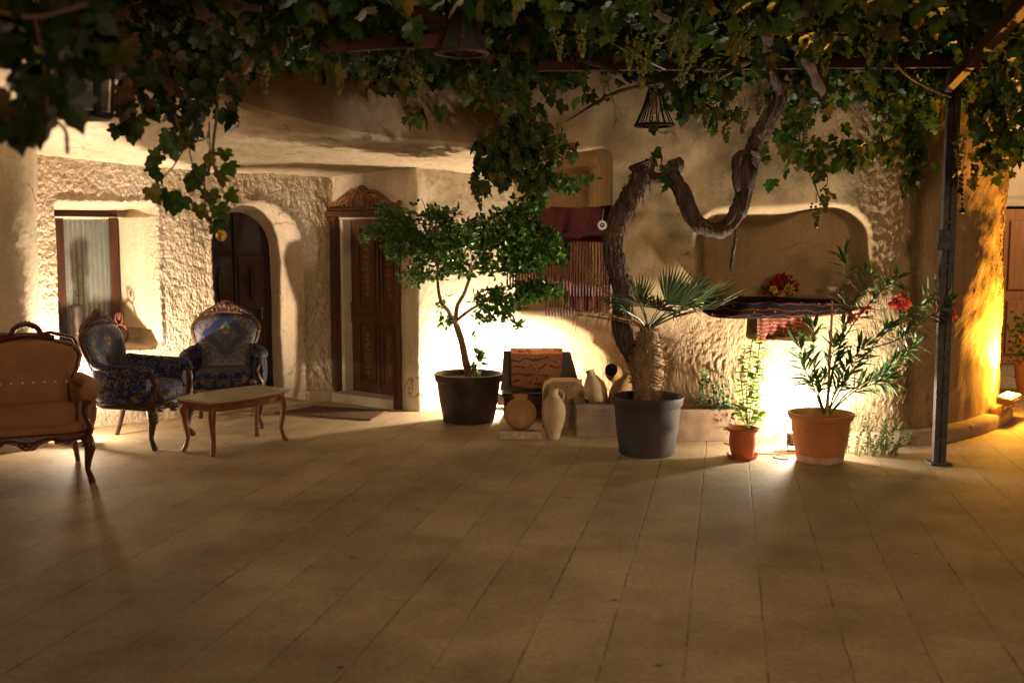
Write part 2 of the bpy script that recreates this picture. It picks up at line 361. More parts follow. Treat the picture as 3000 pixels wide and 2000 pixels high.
def kilim(name, cols, sc=26, axis=2, thr=.28):
    m, nt, p = nodes(name); tc = nt.nodes.new('ShaderNodeTexCoord')
    w = N(nt, 'ShaderNodeTexWave', i_Scale=sc/6.0, i_Distortion=3.0, i_Detail=2.0, bands_direction='Z' if axis == 2 else 'Y'); w.inputs['Detail Scale'].default_value = 3
    L(nt, tc.outputs['Object'], w.inputs[0])
    v = N(nt, 'ShaderNodeTexVoronoi', i_Scale=sc*1.0, distance='MANHATTAN'); L(nt, tc.outputs['Object'], v.inputs[0])
    a = ramp(nt, w.outputs[0], [(0, cols[0]), (.4, cols[1]), (.6, cols[2]), (.8, cols[0])], 'CONSTANT')
    b = ramp(nt, v.outputs['Distance'], [(0, cols[3]), (.16, cols[1]), (.26, cols[0])], 'CONSTANT')
    f = ramp(nt, v.outputs['Distance'], [(0, (1, 1, 1)), (thr, (0, 0, 0))], 'CONSTANT')
    mx = N(nt, 'ShaderNodeMixRGB'); L(nt, f.outputs[0], mx.inputs[0]); L(nt, a.outputs[0], mx.inputs[1]); L(nt, b.outputs[0], mx.inputs[2])
    L(nt, mx.outputs[0], p.inputs['Base Color']); p.inputs['Roughness'].default_value = .95; p.inputs['Specular IOR Level'].default_value = .1
    n = N(nt, 'ShaderNodeTexNoise', i_Scale=150.0); L(nt, tc.outputs['Object'], n.inputs[0])
    bp = N(nt, 'ShaderNodeBump', i_Strength=.5, i_Distance=.004); L(nt, n.outputs[0], bp.inputs['Height']); L(nt, bp.outputs[0], p.inputs['Normal'])
    return m
M['runner'] = kilim('dark kilim runner', [(.010, .007, .008), (.12, .028, .012), (.035, .012, .009), (.22, .16, .09)], 20)
M['doormat'] = kilim('faded doormat', [(.11, .065, .045), (.16, .09, .06), (.06, .035, .03), (.26, .19, .13)], 22, 1)
M['draperug'] = kilim('brown patterned rug', [(.20, .10, .06), (.055, .022, .016), (.11, .05, .03), (.36, .26, .17)], 13, 2, .62)
M['hangcloth'] = kilim('red patterned cloth', [(.10, .03, .02), (.30, .16, .10), (.14, .02, .02), (.42, .32, .20)], 30)
M['maroon'] = noisy('maroon wool', (.040, .007, .007), (.095, .014, .012), 16, .95, .8, 90)
M['cordred'] = noisy('maroon cord', (.05, .012, .010), (.11, .026, .020), 20, .95)
M['tassel'] = noisy('mixed tassel wool', (.07, .03, .10), (.26, .16, .18), 22, .95, c3=(.26, .06, .04))
M['redwood'] = noisy('hanging red brown textile', (.075, .025, .014), (.13, .045, .022), 9, .9, .5, 60)

# ---------------------------------------------------------------- ground
TILE_YAW = R(11.5)
def ground_material():
    m, nt, p = nodes('sandstone paving'); tc = nt.nodes.new('ShaderNodeTexCoord')
    g0 = gnd(1613, 1110)
    # perpendicular coordinate of a known joint
    perp = g0.x*math.cos(TILE_YAW)-g0.y*math.sin(TILE_YAW)
    mp = nt.nodes.new('ShaderNodeMapping'); L(nt, tc.outputs['Object'], mp.inputs[0])
    # texture x runs along the rows, texture y across them
    mp.inputs['Rotation'].default_value = (0, 0, -(PI/2-TILE_YAW))
    W = .325
    # after rotation y' = -(x cos - y sin)
    mp.inputs['Location'].default_value = (.1, (perp % W)+W*40, 0)
    nz = N(nt, 'ShaderNodeTexNoise', i_Scale=9.0, i_Detail=5.0); L(nt, tc.outputs['Object'], nz.inputs[0])
    sb = N(nt, 'ShaderNodeVectorMath', operation='SUBTRACT'); sb.inputs[1].default_value = (.5, .5, .5); L(nt, nz.outputs['Color'], sb.inputs[0])
    scv = N(nt, 'ShaderNodeVectorMath', operation='SCALE'); scv.inputs['Scale'].default_value = .016; L(nt, sb.outputs[0], scv.inputs[0])
    av = N(nt, 'ShaderNodeVectorMath', operation='ADD'); L(nt, mp.outputs[0], av.inputs[0]); L(nt, scv.outputs[0], av.inputs[1])
    sy = nt.nodes.new('ShaderNodeSeparateXYZ'); L(nt, av.outputs[0], sy.inputs[0])
    dv = N(nt, 'ShaderNodeMath', operation='DIVIDE', i_1=W); L(nt, sy.outputs[1], dv.inputs[0])
    fl = N(nt, 'ShaderNodeMath', operation='FLOOR'); L(nt, dv.outputs[0], fl.inputs[0])
    wn = N(nt, 'ShaderNodeTexWhiteNoise', noise_dimensions='1D'); L(nt, fl.outputs[0], wn.inputs['W'])
    sx_ = N(nt, 'ShaderNodeMath', operation='MULTIPLY_ADD', i_1=3.0); L(nt, wn.outputs[0], sx_.inputs[0]); L(nt, sy.outputs[0], sx_.inputs[2])
    sh = nt.nodes.new('ShaderNodeCombineXYZ'); L(nt, sx_.outputs[0], sh.inputs[0]); L(nt, sy.outputs[1], sh.inputs[1])
    def brick(ms, sm):
        b = N(nt, 'ShaderNodeTexBrick', i_Scale=1.0, offset=.0, offset_frequency=2, squash=1.0)
        b.inputs['Brick Width'].default_value = 1.05; b.inputs['Row Height'].default_value = W
        b.inputs['Mortar Size'].default_value = ms; b.inputs['Mortar Smooth'].default_value = sm
        b.inputs['Color1'].default_value = (0, 0, 0, 1); b.inputs['Color2'].default_value = (1, 1, 1, 1); b.inputs['Mortar'].default_value = (.5, .5, .5, 1)
        L(nt, sh.outputs[0], b.inputs[0]); return b
    b = brick(.0045, .4)
    tint = ramp(nt, b.outputs['Color'], [(0, (.42, .335, .23)), (.5, (.465, .37, .255)), (1, (.50, .405, .285))])
    n1 = N(nt, 'ShaderNodeTexNoise', i_Scale=1.1, i_Detail=8.0, i_Roughness=.65); L(nt, tc.outputs['Object'], n1.inputs[0])
    r1 = ramp(nt, n1.outputs[0], [(.34, (.60, .57, .52)), (.60, (1.06, 1.05, 1.02))])
    m1 = N(nt, 'ShaderNodeMixRGB', blend_type='MULTIPLY', i_Fac=1.0); L(nt, tint.outputs[0], m1.inputs[1]); L(nt, r1.outputs[0], m1.inputs[2])
    n2 = N(nt, 'ShaderNodeTexNoise', i_Scale=34.0, i_Detail=9.0, i_Roughness=.82); L(nt, tc.outputs['Object'], n2.inputs[0])
    r2 = ramp(nt, n2.outputs[0], [(.38, (.66, .63, .58)), (.56, (1.06, 1.06, 1.06))])
    m2 = N(nt, 'ShaderNodeMixRGB', blend_type='MULTIPLY', i_Fac=.8); L(nt, m1.outputs[0], m2.inputs[1]); L(nt, r2.outputs[0], m2.inputs[2])
    # spots and leaf-dirt
    vo = N(nt, 'ShaderNodeTexVoronoi', i_Scale=2.3); L(nt, tc.outputs['Object'], vo.inputs[0])
    rv = ramp(nt, vo.outputs['Distance'], [(.03, (.18, .13, .09)), (.045, (1, 1, 1))])
    m3 = N(nt, 'ShaderNodeMixRGB', blend_type='MULTIPLY', i_Fac=.8); L(nt, m2.outputs[0], m3.inputs[1]); L(nt, rv.outputs[0], m3.inputs[2])
    # joints: dark where deep, nearly closed elsewhere
    nj = N(nt, 'ShaderNodeTexNoise', i_Scale=2.6, i_Detail=7.0, i_Roughness=.8); L(nt, tc.outputs['Object'], nj.inputs[0])
    rj = ramp(nt, nj.outputs[0], [(.44, (.10, .10, .10)), (.64, (.9, .9, .9))])
    fr_ = N(nt, 'ShaderNodeMath', operation='FRACT'); L(nt, dv.outputs[0], fr_.inputs[0])
    pp_ = N(nt, 'ShaderNodeMath', operation='PINGPONG', i_1=.5); L(nt, fr_.outputs[0], pp_.inputs[0])
    rl = ramp(nt, pp_.outputs[0], [(.008, (1, 1, 1)), (.022, (0, 0, 0))])
    bw = N(nt, 'ShaderNodeMath', operation='MULTIPLY', i_1=.55); L(nt, b.outputs['Fac'], bw.inputs[0])
    mxx = N(nt, 'ShaderNodeMath', operation='MAXIMUM'); L(nt, rl.outputs[0], mxx.inputs[0]); L(nt, bw.outputs[0], mxx.inputs[1])
    mj = N(nt, 'ShaderNodeMath', operation='MULTIPLY'); L(nt, mxx.outputs[0], mj.inputs[0]); L(nt, rj.outputs[0], mj.inputs[1])
    m4 = N(nt, 'ShaderNodeMixRGB', i_Color2=(.025, .018, .012, 1)); L(nt, mj.outputs[0], m4.inputs[0]); L(nt, m3.outputs[0], m4.inputs[1])
    L(nt, m4.outputs[0], p.inputs['Base Color']); p.inputs['Roughness'].default_value = .72; p.inputs['Specular IOR Level'].default_value = .3
    hb = N(nt, 'ShaderNodeMath', operation='MULTIPLY_ADD', i_1=-3.0); L(nt, mj.outputs[0], hb.inputs[0]); L(nt, n2.outputs[0], hb.inputs[2])
    bp = N(nt, 'ShaderNodeBump', i_Strength=.35, i_Distance=.006); L(nt, hb.outputs[0], bp.inputs['Height']); L(nt, bp.outputs[0], p.inputs['Normal'])
    return m
g = MB().add([(-60, -20, 0), (60, -20, 0), (60, 100, 0), (-60, 100, 0)], [(0, 1, 2, 3)])
tag(obj('ground', g, ground_material(), smooth=False), kind='structure')

# ---------------------------------------------------------------- cave house
house = thing('cave_house', 'pale cave house on the left with window, two doors and glowing overhang', 'cave house', (-2, 10, 0))
def sd_rr(a, b, ca, cb, ha, hb, r):
    qa = np.abs(a-ca)-ha+r; qb = np.abs(b-cb)-hb+r
    return np.hypot(np.maximum(qa, 0), np.maximum(qb, 0))+np.minimum(np.maximum(qa, qb), 0)-r

# --- window wall
A = np.array([-4.05, 9.02]); B = np.array([-1.83, 10.87]); dW = (B-A)/np.linalg.norm(B-A); nW = np.array([-dW[1], dW[0]])
def on_line(px, P0, d):   # where the sight line of pixel column px meets a plan line; returns s from P0, depth
    r = ray(px, 900); rx = np.array([r[0], r[1]]); mtx = np.array([[rx[0], -d[0]], [rx[1], -d[1]]])
    k, s = np.linalg.solve(mtx, P0); return s, (P0+d*s)[1]
def s_w(px): return on_line(px, A, dW)[0]
def z_w(px, py): return at(px, py, on_line(px, A, dW)[1]).z
sL, sR = s_w(140), s_w(372); zb, zt = z_w(330, 800), z_w(250, 462)
aL, aR = s_w(497), s_w(699); azt = z_w(600, 464)
WIN_D, ARC_D = .62, .55
def window_wall():
    res = .0125; s0, s1 = -1.2, np.linalg.norm(B-A)+.06
    s = np.arange(s0, s1, res); z = np.arange(0, 2.75, res); SS, ZZ = np.meshgrid(s, z)
    wob = .025*vnoise(SS*3, ZZ*3, 1.0)
    d1 = sd_rr(SS, ZZ, (sL+sR)/2, (zb+zt)/2, (sR-sL)/2, (zt-zb)/2, .07)+wob*.5
    hw = (aR-aL)/2; d2 = sd_rr(SS, ZZ, (aL+aR)/2, (azt-1)/2, hw, (azt+1)/2, hw*.98)+wob*.5
    ramp1 = np.where(ZZ < zb+.15, .03, np.where(ZZ > zt-.12, .07, .16)); t1 = np.clip(-d1/ramp1, 0, 1); t2 = np.clip(-d2/.11, 0, 1)
    dep = np.maximum(t1*WIN_D, t2*ARC_D)
    flat = 1-np.maximum(sstep(0, .3, t1), sstep(0, .3, t2))
    # roughcast: lumps with raked diagonal strokes near the pier between the doors
    rake = sstep(aR-.05, aR+.15, SS)
    l1 = fbm(SS*33, ZZ*30, 3.0, 2); l2 = fbm((SS+ZZ*.45)*36, (ZZ-SS*.45)*11, 8.0, 2)
    n = (.0078*(l1*(1-rake)+l2*1.3*rake))*(.12+.88*flat)+.02*fbm(SS*1.7, ZZ*1.7, 2.0, 2)
    n = n+.05*sstep(.06, 0, np.minimum(np.abs(d1), np.abs(d2)))*.4     # rounded reveal edges
    rr = np.clip((.03+d1)/.03, -1, 0)
    # right-hand end rolls back into the corner
    off = dep-n
    X = A[0]+dW[0]*SS+nW[0]*off; Y = A[1]+dW[1]*SS+nW[1]*off
    ob = grid_obj('wall', np.stack([X, Y, ZZ], -1), M['roughcast'], house, rnd=.18+.82*flat)
    ob['label'] = 'roughcast wall around the window and arched door'
window_wall()
def Wp(s, d, z): return Vector((A[0]+dW[0]*s+nW[0]*d, A[1]+dW[1]*s+nW[1]*d, z))
# window: frame, glass pane, curtain
wf = MB(); fd = WIN_D-.10; fs0 = on_line(143, A+nW*fd, dW)[0]; fs1 = on_line(284, A+nW*fd, dW)[0]; fz0, fz1 = zb+.02, zt-.06; fw = .075
def WB(mb, s0, s1, z0, z1, d0, d1):
    P = [Wp(s, d, z) for z in (z0, z1) for s, d in ((s0, d0), (s1, d0), (s1, d1), (s0, d1))]
    mb.add(P, [(3, 2, 1, 0), (4, 5, 6, 7), (0, 1, 5, 4), (1, 2, 6, 5), (2, 3, 7, 6), (3, 0, 4, 7)])
WB(wf, fs0, fs0+fw, fz0, fz1, fd, fd+.09); WB(wf, fs1-fw, fs1, fz0, fz1, fd, fd+.09)
WB(wf, fs0+fw, fs1-fw, fz1-fw, fz1, fd+.002, fd+.088); WB(wf, fs0+fw, fs1-fw, fz0, fz0+fw, fd+.002, fd+.088)
wf_o = obj('window_frame', wf, M['darkwood'], house, bevel=.006, smooth=False)
gm, gnt, gp = nodes('window glass'); gp.inputs['Base Color'].default_value = (.9, .95, .9, 1); gp.inputs['Roughness'].default_value = .05
gp.inputs['Transmission Weight'].default_value = .9; gp.inputs['IOR'].default_value = 1.3
pm = MB(); WB(pm, fs0+fw, fs1-fw, fz0+fw, fz1-fw, fd+.03, fd+.036)
po = link_mesh('window_pane', pm.v, pm.f, gm, wf_o, False, None, False)
po.data.transform(Matrix.Translation(-house.location))
cm = MB(); npl = 90
vs = []; fs_ = []
for i in range(npl+1):
    s = fs0+.03+(fs1-fs0-.06)*i/npl; d = fd+.088+.02*math.sin(i*.75)+.008*math.sin(i*1.9)
    vs += [Wp(s, d, fz0+.03), Wp(s, d, fz1-.03)]
for i in range(npl): fs_.append((2*i, 2*i+2, 2*i+3, 2*i+1))
cm.add(vs, fs_)
M['curtain'] = noisy('grey green curtain', (.055, .05, .033), (.11, .095, .065), 5, .9)
co = obj('curtain', cm, M['curtain'], house)
# arched door: leaf as a thick arched panel with raised stiles and a brass plate
as0, as1 = aL+.06, aR-.10; ahw = (as1-as0)/2; ac = (as0+as1)/2; adz = azt-.09
dd0 = ARC_D-.06
def arch_poly(x0, x1, z0, ztop, n=16):
    h = (x1-x0)/2; c = (x0+x1)/2; zc = ztop-h
    return [(x0, z0), (x1, z0)]+[(c+h*math.cos(PI*k/n), zc+h*math.sin(PI*k/n)) for k in range(n+1)]
am = MB(); am.prism(arch_poly(as0-.07, as1+.07, .02, adz+.07), lambda a, b, d: Wp(a, d, b), dd0, dd0+.05)
adoor = obj('arched_door', am, M['archdoor'], house, smooth=False, bevel=.004)
adoor['label'] = 'blackened arched wooden door with a round brass plate'
def sub(name, mb, mat, par, smooth=True, bevel=0):
    """sub-part of a world-built part of a thing"""
    root = par.parent; v = np.asarray([tuple(q) for q in mb.v])-np.array(root.location[:])
    return link_mesh(name, v, mb.f, mat, par, smooth, mb.c, False, bevel, R(45))
pnl = MB(); pw = (as1-as0)
for (a0, a1, b0, b1) in ((.10, .46, .12, .78), (.54, .90, .12, .78), (.10, .46, .95, 1.50), (.54, .90, .95, 1.50)):
    x0, x1 = as0+a0*pw, as0+a1*pw
    WB(pnl, x0, x1, b0, b1, dd0-.018, dd0-.001)
    pnl.tube([Wp((x0+x1)/2, dd0-.02, b0+.1), Wp((x0+x1)/2, dd0-.03, (b0+b1)/2), Wp((x0+x1)/2, dd0-.02, b1-.1)], [.02, .06, .02], 8, flat=.4)
pnl.tube([Wp((as0+as1)/2, dd0-.01, .03), Wp((as0+as1)/2, dd0-.012, adz-.02)], .018, 6)
M['archpanel'] = noisy('dark carved panel', (.010, .004, .003), (.035, .014, .007), 26, .4, .8, 70)
sub('door_panel', pnl, M['archpanel'], adoor, bevel=.004)
plate = MB(); pc = Wp(s_w(545)+.09, dd0-.02, z_w(545, 536)-.02)
Mpl = Matrix(((dW[0], nW[0], 0), (dW[1], nW[1], 0), (0, 0, 1)))
Mx = Mpl @ Matrix.Rotation(-PI/2, 3, 'X')
plate.lathe([(.002, -.006), (.055, -.006), (.062, 0), (.058, .012), (.045, .012), (.042, .004), (.002, .004)], pc, 28, Mx)
po2 = sub('door_plate', plate, M['brass'], adoor)
emb = MB()
for k in range(3): emb.ball(pc+Vector((0, -.02, .02-.02*k)), (.012, .006, .007), 8, 6)
for sg in (-1, 1): emb.tube([pc+Wp(0, 0, 0)-Wp(0, 0, 0)+Vector((dW[0]*x*sg, dW[1]*x*sg-.012, zz)) for x, zz in ((.008, -.02), (.022, -.006), (.018, .012), (.006, .024))], .0035, 6)
M['brassdark'] = noisy('tarnished brass', (.14, .09, .03), (.22, .15, .05), 14, .4, metallic=.8)
sub('door_emblem', emb, M['brassdark'], adoor)
hd = MB(); hp = Wp(as1-.12, dd0-.03, .95); hd.ball(hp, .022, 10, 8); hd.tube([hp, hp+Vector((0, 0, -.10))], .008)
sub('door_handle', hd, M['brassdark'], adoor)
# threshold & small plinth of the pier
th = MB(); WB(th, aL-.02, aR+.02, 0, .035, -.06, ARC_D-.07)
WB(th, aR+.021, np.linalg.norm(B-A)+.03, 0, .13, -.045, .03)
obj('door_step', th, M['plinth'], house, smooth=False, bevel=.008)

# --- framed door wall (corner E1-E2) and pale wall to the right (E2-E3)
E1 = np.array([-1.84, 10.86]); E2 = np.array([-.91, 10.14]); E3 = np.array([-.06, 10.78]); E4 = np.array([1.6, 10.80])
dD = (E2-E1)/np.linalg.norm(E2-E1); nD = np.array([-dD[1], dD[0]])
lenD = np.linalg.norm(E2-E1)
def s_d(px): return on_line(px, E1, dD)[0]
def Dp(s, d, z): return Vector((E1[0]+dD[0]*s+nD[0]*d, E1[1]+dD[1]*s+nD[1]*d, z))
o0, o1 = s_d(781), s_d(912); ozt = at(850, 497, on_line(850, E1, dD)[1]).z; DD = .17
def door_wall():
    pts = [E1-dD*.0, E2, E3, E4]; seg = [np.linalg.norm(pts[i+1]-pts[i]) for i in range(3)]
    res = .015; s = np.arange(0, sum(seg), res); z = np.arange(0, 2.75, res); SS, ZZ = np.meshgrid(s, z)
    X = np.zeros_like(SS); Y = np.zeros_like(SS); NX = np.zeros_like(SS); NY = np.zeros_like(SS); a = 0
    for i in range(3):
        msk = (SS >= a-1e-9)
        d = (pts[i+1]-pts[i])/seg[i]; t = SS-a
        X = np.where(msk, pts[i][0]+d[0]*t, X); Y = np.where(msk, pts[i][1]+d[1]*t, Y)
        NX = np.where(msk, -d[1], NX); NY = np.where(msk, d[0], NY); a += seg[i]
    dz = sd_rr(SS, ZZ, (o0+o1)/2, (ozt-1)/2, (o1-o0)/2, (ozt+1)/2, .01)
    t = np.clip(-dz/.018, 0, 1)*DD*1.3
    # horizontal block courses near the floor of the corner pier
    crs = np.abs(((ZZ-.14) % .26)-.005); jt = sstep(.014, 0, crs)*(ZZ < 1.0)*(SS > o1+.05)*.006
    n = .003*fbm(SS*22, ZZ*22, 5.0, 3)+.014*fbm(SS*1.6, ZZ*1.6, 9.0, 2)-jt
    off = t-n
    X = X+NX*off; Y = Y+NY*off
    ob = grid_obj('wall', np.stack([X, Y, ZZ], -1), M['smoothwall'], house)
    ob['label'] = 'smooth pale wall around the carved door, turning the corner'
door_wall()
def DB(mb, s0, s1, z0, z1, d0, d1):
    P = [Dp(s, d, z) for z in (z0, z1) for s, d in ((s0, d0), (s1, d0), (s1, d1), (s0, d1))]
    mb.add(P, [(3, 2, 1, 0), (4, 5, 6, 7), (0, 1, 5, 4), (1, 2, 6, 5), (2, 3, 7, 6), (3, 0, 4, 7)])
fr = MB(); 
DB(fr, o0-.07, o0+.008, .10, ozt+.0, -.05, .035); DB(fr, o1-.008, o1+.07, .0, ozt, -.05, .035)
for (a, b) in ((o0-.052, o0-.036), (o0-.02, o0-.006), (o1+.012, o1+.026), (o1+.04, o1+.056)):
    DB(fr, a, b, .16, ozt-.05, -.062, -.051)
DB(fr, o0-.13, o1+.13, ozt+.002, ozt+.055, -.09, .03); DB(fr, o0-.11, o1+.11, ozt+.057, ozt+.085, -.07, .03)
frame = obj('door_frame', fr, M['doorwood'], house, smooth=False, bevel=.005)
frame['label'] = 'brown wooden door surround with a carved crest'
# carved crest
cr = MB(); cx = (o0+o1)/2; W2 = (o1-o0)/2+.10; zc0 = ozt+.087
CS_ = .86
out = [(-W2, 0), (W2, 0), (W2, .02), (W2*.8, .04), (W2*.6, .12), (W2*.35, .19), (W2*.16, .17), (W2*.12, .22), (0, .26), (-W2*.12, .22), (-W2*.16, .17), (-W2*.35, .19), (-W2*.6, .12), (-W2*.8, .04), (-W2, .02)]
cr.prism([(cx+a*.96, zc0+b*.8) for a, b in out], lambda a, b, d: Dp(a, d, b), -.03, .0)
def scroll(mb, fn, cx_, cz_, r0, turns, rt, sg=1, n=26, start=0):
    pts = []
    for k in range(n):
        t = k/(n-1); r = r0*(1-.85*t); an = start+sg*turns*2*PI*t
        pts.append(fn(cx_+r*math.cos(an), cz_+r*math.sin(an)))
    mb.tube(pts, [rt*(1-.5*k/n) for k in range(n)], 6)
fnD = lambda a, b: Dp(a, -.045, zc0+(b-zc0)*.82)
for sg in (-1, 1):
    scroll(cr, fnD, cx+sg*.075, zc0+.06, .045, 1.4, .011, sg, start=PI/2)
    cr.tube([fnD(cx+sg*a*W2, zc0+b) for a, b in ((.1, .16), (.2, .20), (.36, .19), (.6, .125), (.8, .05), (.97, .025))], [.012, .016, .016, .014, .012, .014], 7)
    for k in range(5):
        t = k/5; a = .26+.13*k
        cr.tube([fnD(cx+sg*W2*a, zc0+.015), fnD(cx+sg*W2*(a+.03), zc0+.05*(1.3-t)), fnD(cx+sg*W2*(a-.06), zc0+.13*(1.15-t))], [.012, .012, .005], 6)
    scroll(cr, fnD, cx+sg*(W2+.0), zc0+.045, .035, 1.2, .012, sg, start=-PI/2)
for k in range(7):
    an = PI*(k+.5)/7; cr.tube([fnD(cx, zc0+.14), fnD(cx+.075*math.cos(an), zc0+.18+.09*math.sin(an))], [.010, .014], 6)
cr.ball(fnD(cx, zc0+.19), .03)
cr.tube([fnD(cx, zc0+.02), fnD(cx, zc0+.15)], [.03, .014], 7)
sub('carved_crest', cr, M['crestwood'], frame)
br = MB(); br2 = MB()
for k, (dz_, rr_) in enumerate(((0, .034), (-.05, .04), (-.10, .028), (-.15, .036), (-.20, .026), (-.25, .03), (-.30, .016))):
    p_ = Dp(o0-.095, -.035, ozt-.02+dz_); br.ball(p_, (rr_, rr_, .032), 8, 6); scroll(br, lambda a, b: Dp(a, -.075, b), o0-.09, ozt-.02+dz_, .022, 1, .007, (-1)**k, 12)
    p_ = Dp(o1+.095, -.035, ozt-.02+dz_); br2.ball(p_, (rr_, rr_, .032), 8, 6)
M['bracketwood'] = noisy('orange brown carved bracket', (.14, .05, .02), (.26, .10, .035), 20, .35, .6, 60)
sub('carved_bracket', br, M['bracketwood'], frame); sub('carved_bracket', br2, M['bracketwood'], frame)
jm = MB(); DB(jm, o0+.010, o0+.055, .10, ozt-.03, .02, .16); DB(jm, o0+.010, o1-.010, ozt-.028, ozt-.004, .01, .16); DB(jm, o0-.02, o1+.0, 0, .095, -.10, .17)
obj('door_jamb', jm, M['paleframe'], house, smooth=False, bevel=.006)
lf = MB(); l0, l1 = o0+.057, o1-.01; DB(lf, l0, l1, .10, ozt-.03, DD-.04, DD+.01)
leaf = obj('carved_door', lf, M['doorwood'], house, smooth=False, bevel=.004)
leaf['label'] = 'brown panelled door with gilt arabesque carving'
pn = MB(); gls = []; lw = l1-l0
zA = [(.10+.10, .10+.70), (.10+.86, ozt-.03-.10)]
for (a0, a1) in ((.16, .47), (.60, .91)):
    for (b0, b1) in zA:
        x0, x1 = l0+a0*lw, l0+a1*lw
        for (q0, q1, r0, r1) in ((x0, x0+.014, b0, b1), (x1-.014, x1, b0, b1), (x0+.014, x1-.014, b0, b0+.014), (x0+.014, x1-.014, b1-.014, b1)):
            DB(pn, q0, q1, r0, r1, DD-.056, DD-.041)
        # arabesque: oval spray of small scrolls
        gl = MB(); gls.append(gl); xc = (x0+x1)/2; zc_ = (b0+b1)/2; hh = (b1-b0)*.36; hw_ = (x1-x0)*.24
        f2 = lambda a, b: Dp(a, DD-.046, b)
        gl.tube([f2(xc, zc_-hh), f2(xc, zc_+hh)], .004, 5)
        for k in range(9):
            t = -1+2*(k+.5)/9; wv = hw_*math.sqrt(max(0, 1-t*t*.8))
            for sg in (-1, 1):
                scroll(gl, f2, xc+sg*wv*.55, zc_+t*hh, wv*.42, 1.0, .0055, sg*(-1)**k, 10, start=random.random()*6)
DB(pn, l0+.52*lw, l0+.55*lw, .16, ozt-.12, DD-.06, DD-.041); DB(pn, l0+.03*lw, l0+.97*lw, .10+.745, .10+.80, DD-.058, DD-.042)
sub('door_panel', pn, M['doorwood'], leaf, False, .003)
M['gilt'] = noisy('gilt carving', (.16, .085, .03), (.34, .20, .08), 40, .45)
for gl in gls: sub('gilt_carving', gl, M['gilt'], leaf)
hd = MB(); hp = Dp(l0+.035, DD-.075, .98); hd.ball(hp, .02, 10, 8); hd.tube([hp+Vector((0, 0, .05)), hp+Vector((0, 0, -.16))], .007)
sub('door_handle', hd, M['brassdark'], leaf)

# --- overhang: ceiling rising to a lip, then facade going up (one sheet)
lip = [(-420, 10, 6.2), (-250, 40, 6.5), (0, 105, 6.9), (200, 145, 7.3), (430, 200, 7.7), (545, 247, 8.0), (700, 292, 8.4), (900, 330, 8.8), (1020, 338, 9.0), (1100, 345, 9.1), (1200, 345, 9.15)]
bck = [(-6.4, 7.6, 2.45), (-5.6, 8.2, 2.40), (-4.9, 8.95, 2.34), (-4.4, 9.4, 2.29), (-3.6, 10.1, 2.25), (-3.0, 10.7, 2.22), (-2.3, 11.3, 2.24), (-1.5, 11.4, 2.27), (-1.0, 11.3, 2.28), (-.5, 11.3, 2.27), (.05, 11.4, 2.26)]
def overhang():
    nu = 420; Lp = catmull([tuple(at(*q)) for q in lip], nu); Bp = catmull(bck, nu)
    rows = []; nc = 130
    for k in range(nc):
        t = k/(nc-1); Pt = Bp+(Lp-Bp)*t
        Pt[:, 2] = Bp[:, 2]+(Lp[:, 2]-Bp[:, 2])*(t**1.15)
        rows.append(Pt)
    # rounded lip then up the facade, leaning back a little
    for dz_, dy in ((.008, -.02), (.025, -.035), (.05, -.04), (.09, -.035)):
        Pt = Lp.copy(); Pt[:, 2] += dz_; Pt[:, 1] += dy; rows.append(Pt)
    for k in range(1, 80):
        h = k/79*2.6; Pt = Lp.copy(); Pt[:, 2] += .09+h; Pt[:, 1] += -.035+.10*h; rows.append(Pt)
    P = np.array(rows); n = fbm(P[..., 0]*1.3, P[..., 1]*1.3, P[..., 2]*1.3, 3)
    w = np.ones(P.shape[0]); w[:8] = 0
    P[..., 2] += .006*n*w[:, None]*(np.arange(P.shape[0]) < nc+4)[:, None]
    P[..., 1] += .05*n*(np.arange(P.shape[0]) >= nc)[:, None]
    fn = .006*fbm(P[..., 0]*18, P[..., 1]*18, P[..., 2]*18, 2); P[..., 2] += fn*w[:, None]; P[..., 1] -= fn
    a = grid_obj('ceiling', P[:nc+3], M['ceiling'], house, True); a['label'] = 'lit plaster underside of the overhang'
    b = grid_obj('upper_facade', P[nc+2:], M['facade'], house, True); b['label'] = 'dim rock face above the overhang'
overhang()
# --- left pillar
def pillar():
    c = catmull([(-9, 6.9), (-7, 7.3), (-5.5, 7.75), (-4.3, 8.12), (-3.93, 8.24), (-3.80, 8.36), (-3.82, 8.55), (-3.98, 8.8), (-4.2, 9.05)], 260)
    z = np.arange(0, 3.0, .03); P = np.zeros((len(z), len(c), 3)); P[..., 0] = c[:, 0]; P[..., 1] = c[:, 1]; P[..., 2] = z[:, None]
    P[..., 0] += (.05*sstep(1.2, 2.6, P[..., 2])-.03*sstep(0, 1, P[..., 2]))*(c[:, 0] > -4.6); P[..., 1] -= .02*fbm(P[..., 0]*1.5, P[..., 2]*1.5, 4.0, 3)+.003*fbm(P[..., 0]*25, P[..., 2]*25, 4.0, 2)
    o = grid_obj('pillar', P, M['smoothwall'], house); o['label'] = 'smooth plastered pillar at the left edge'
pillar()

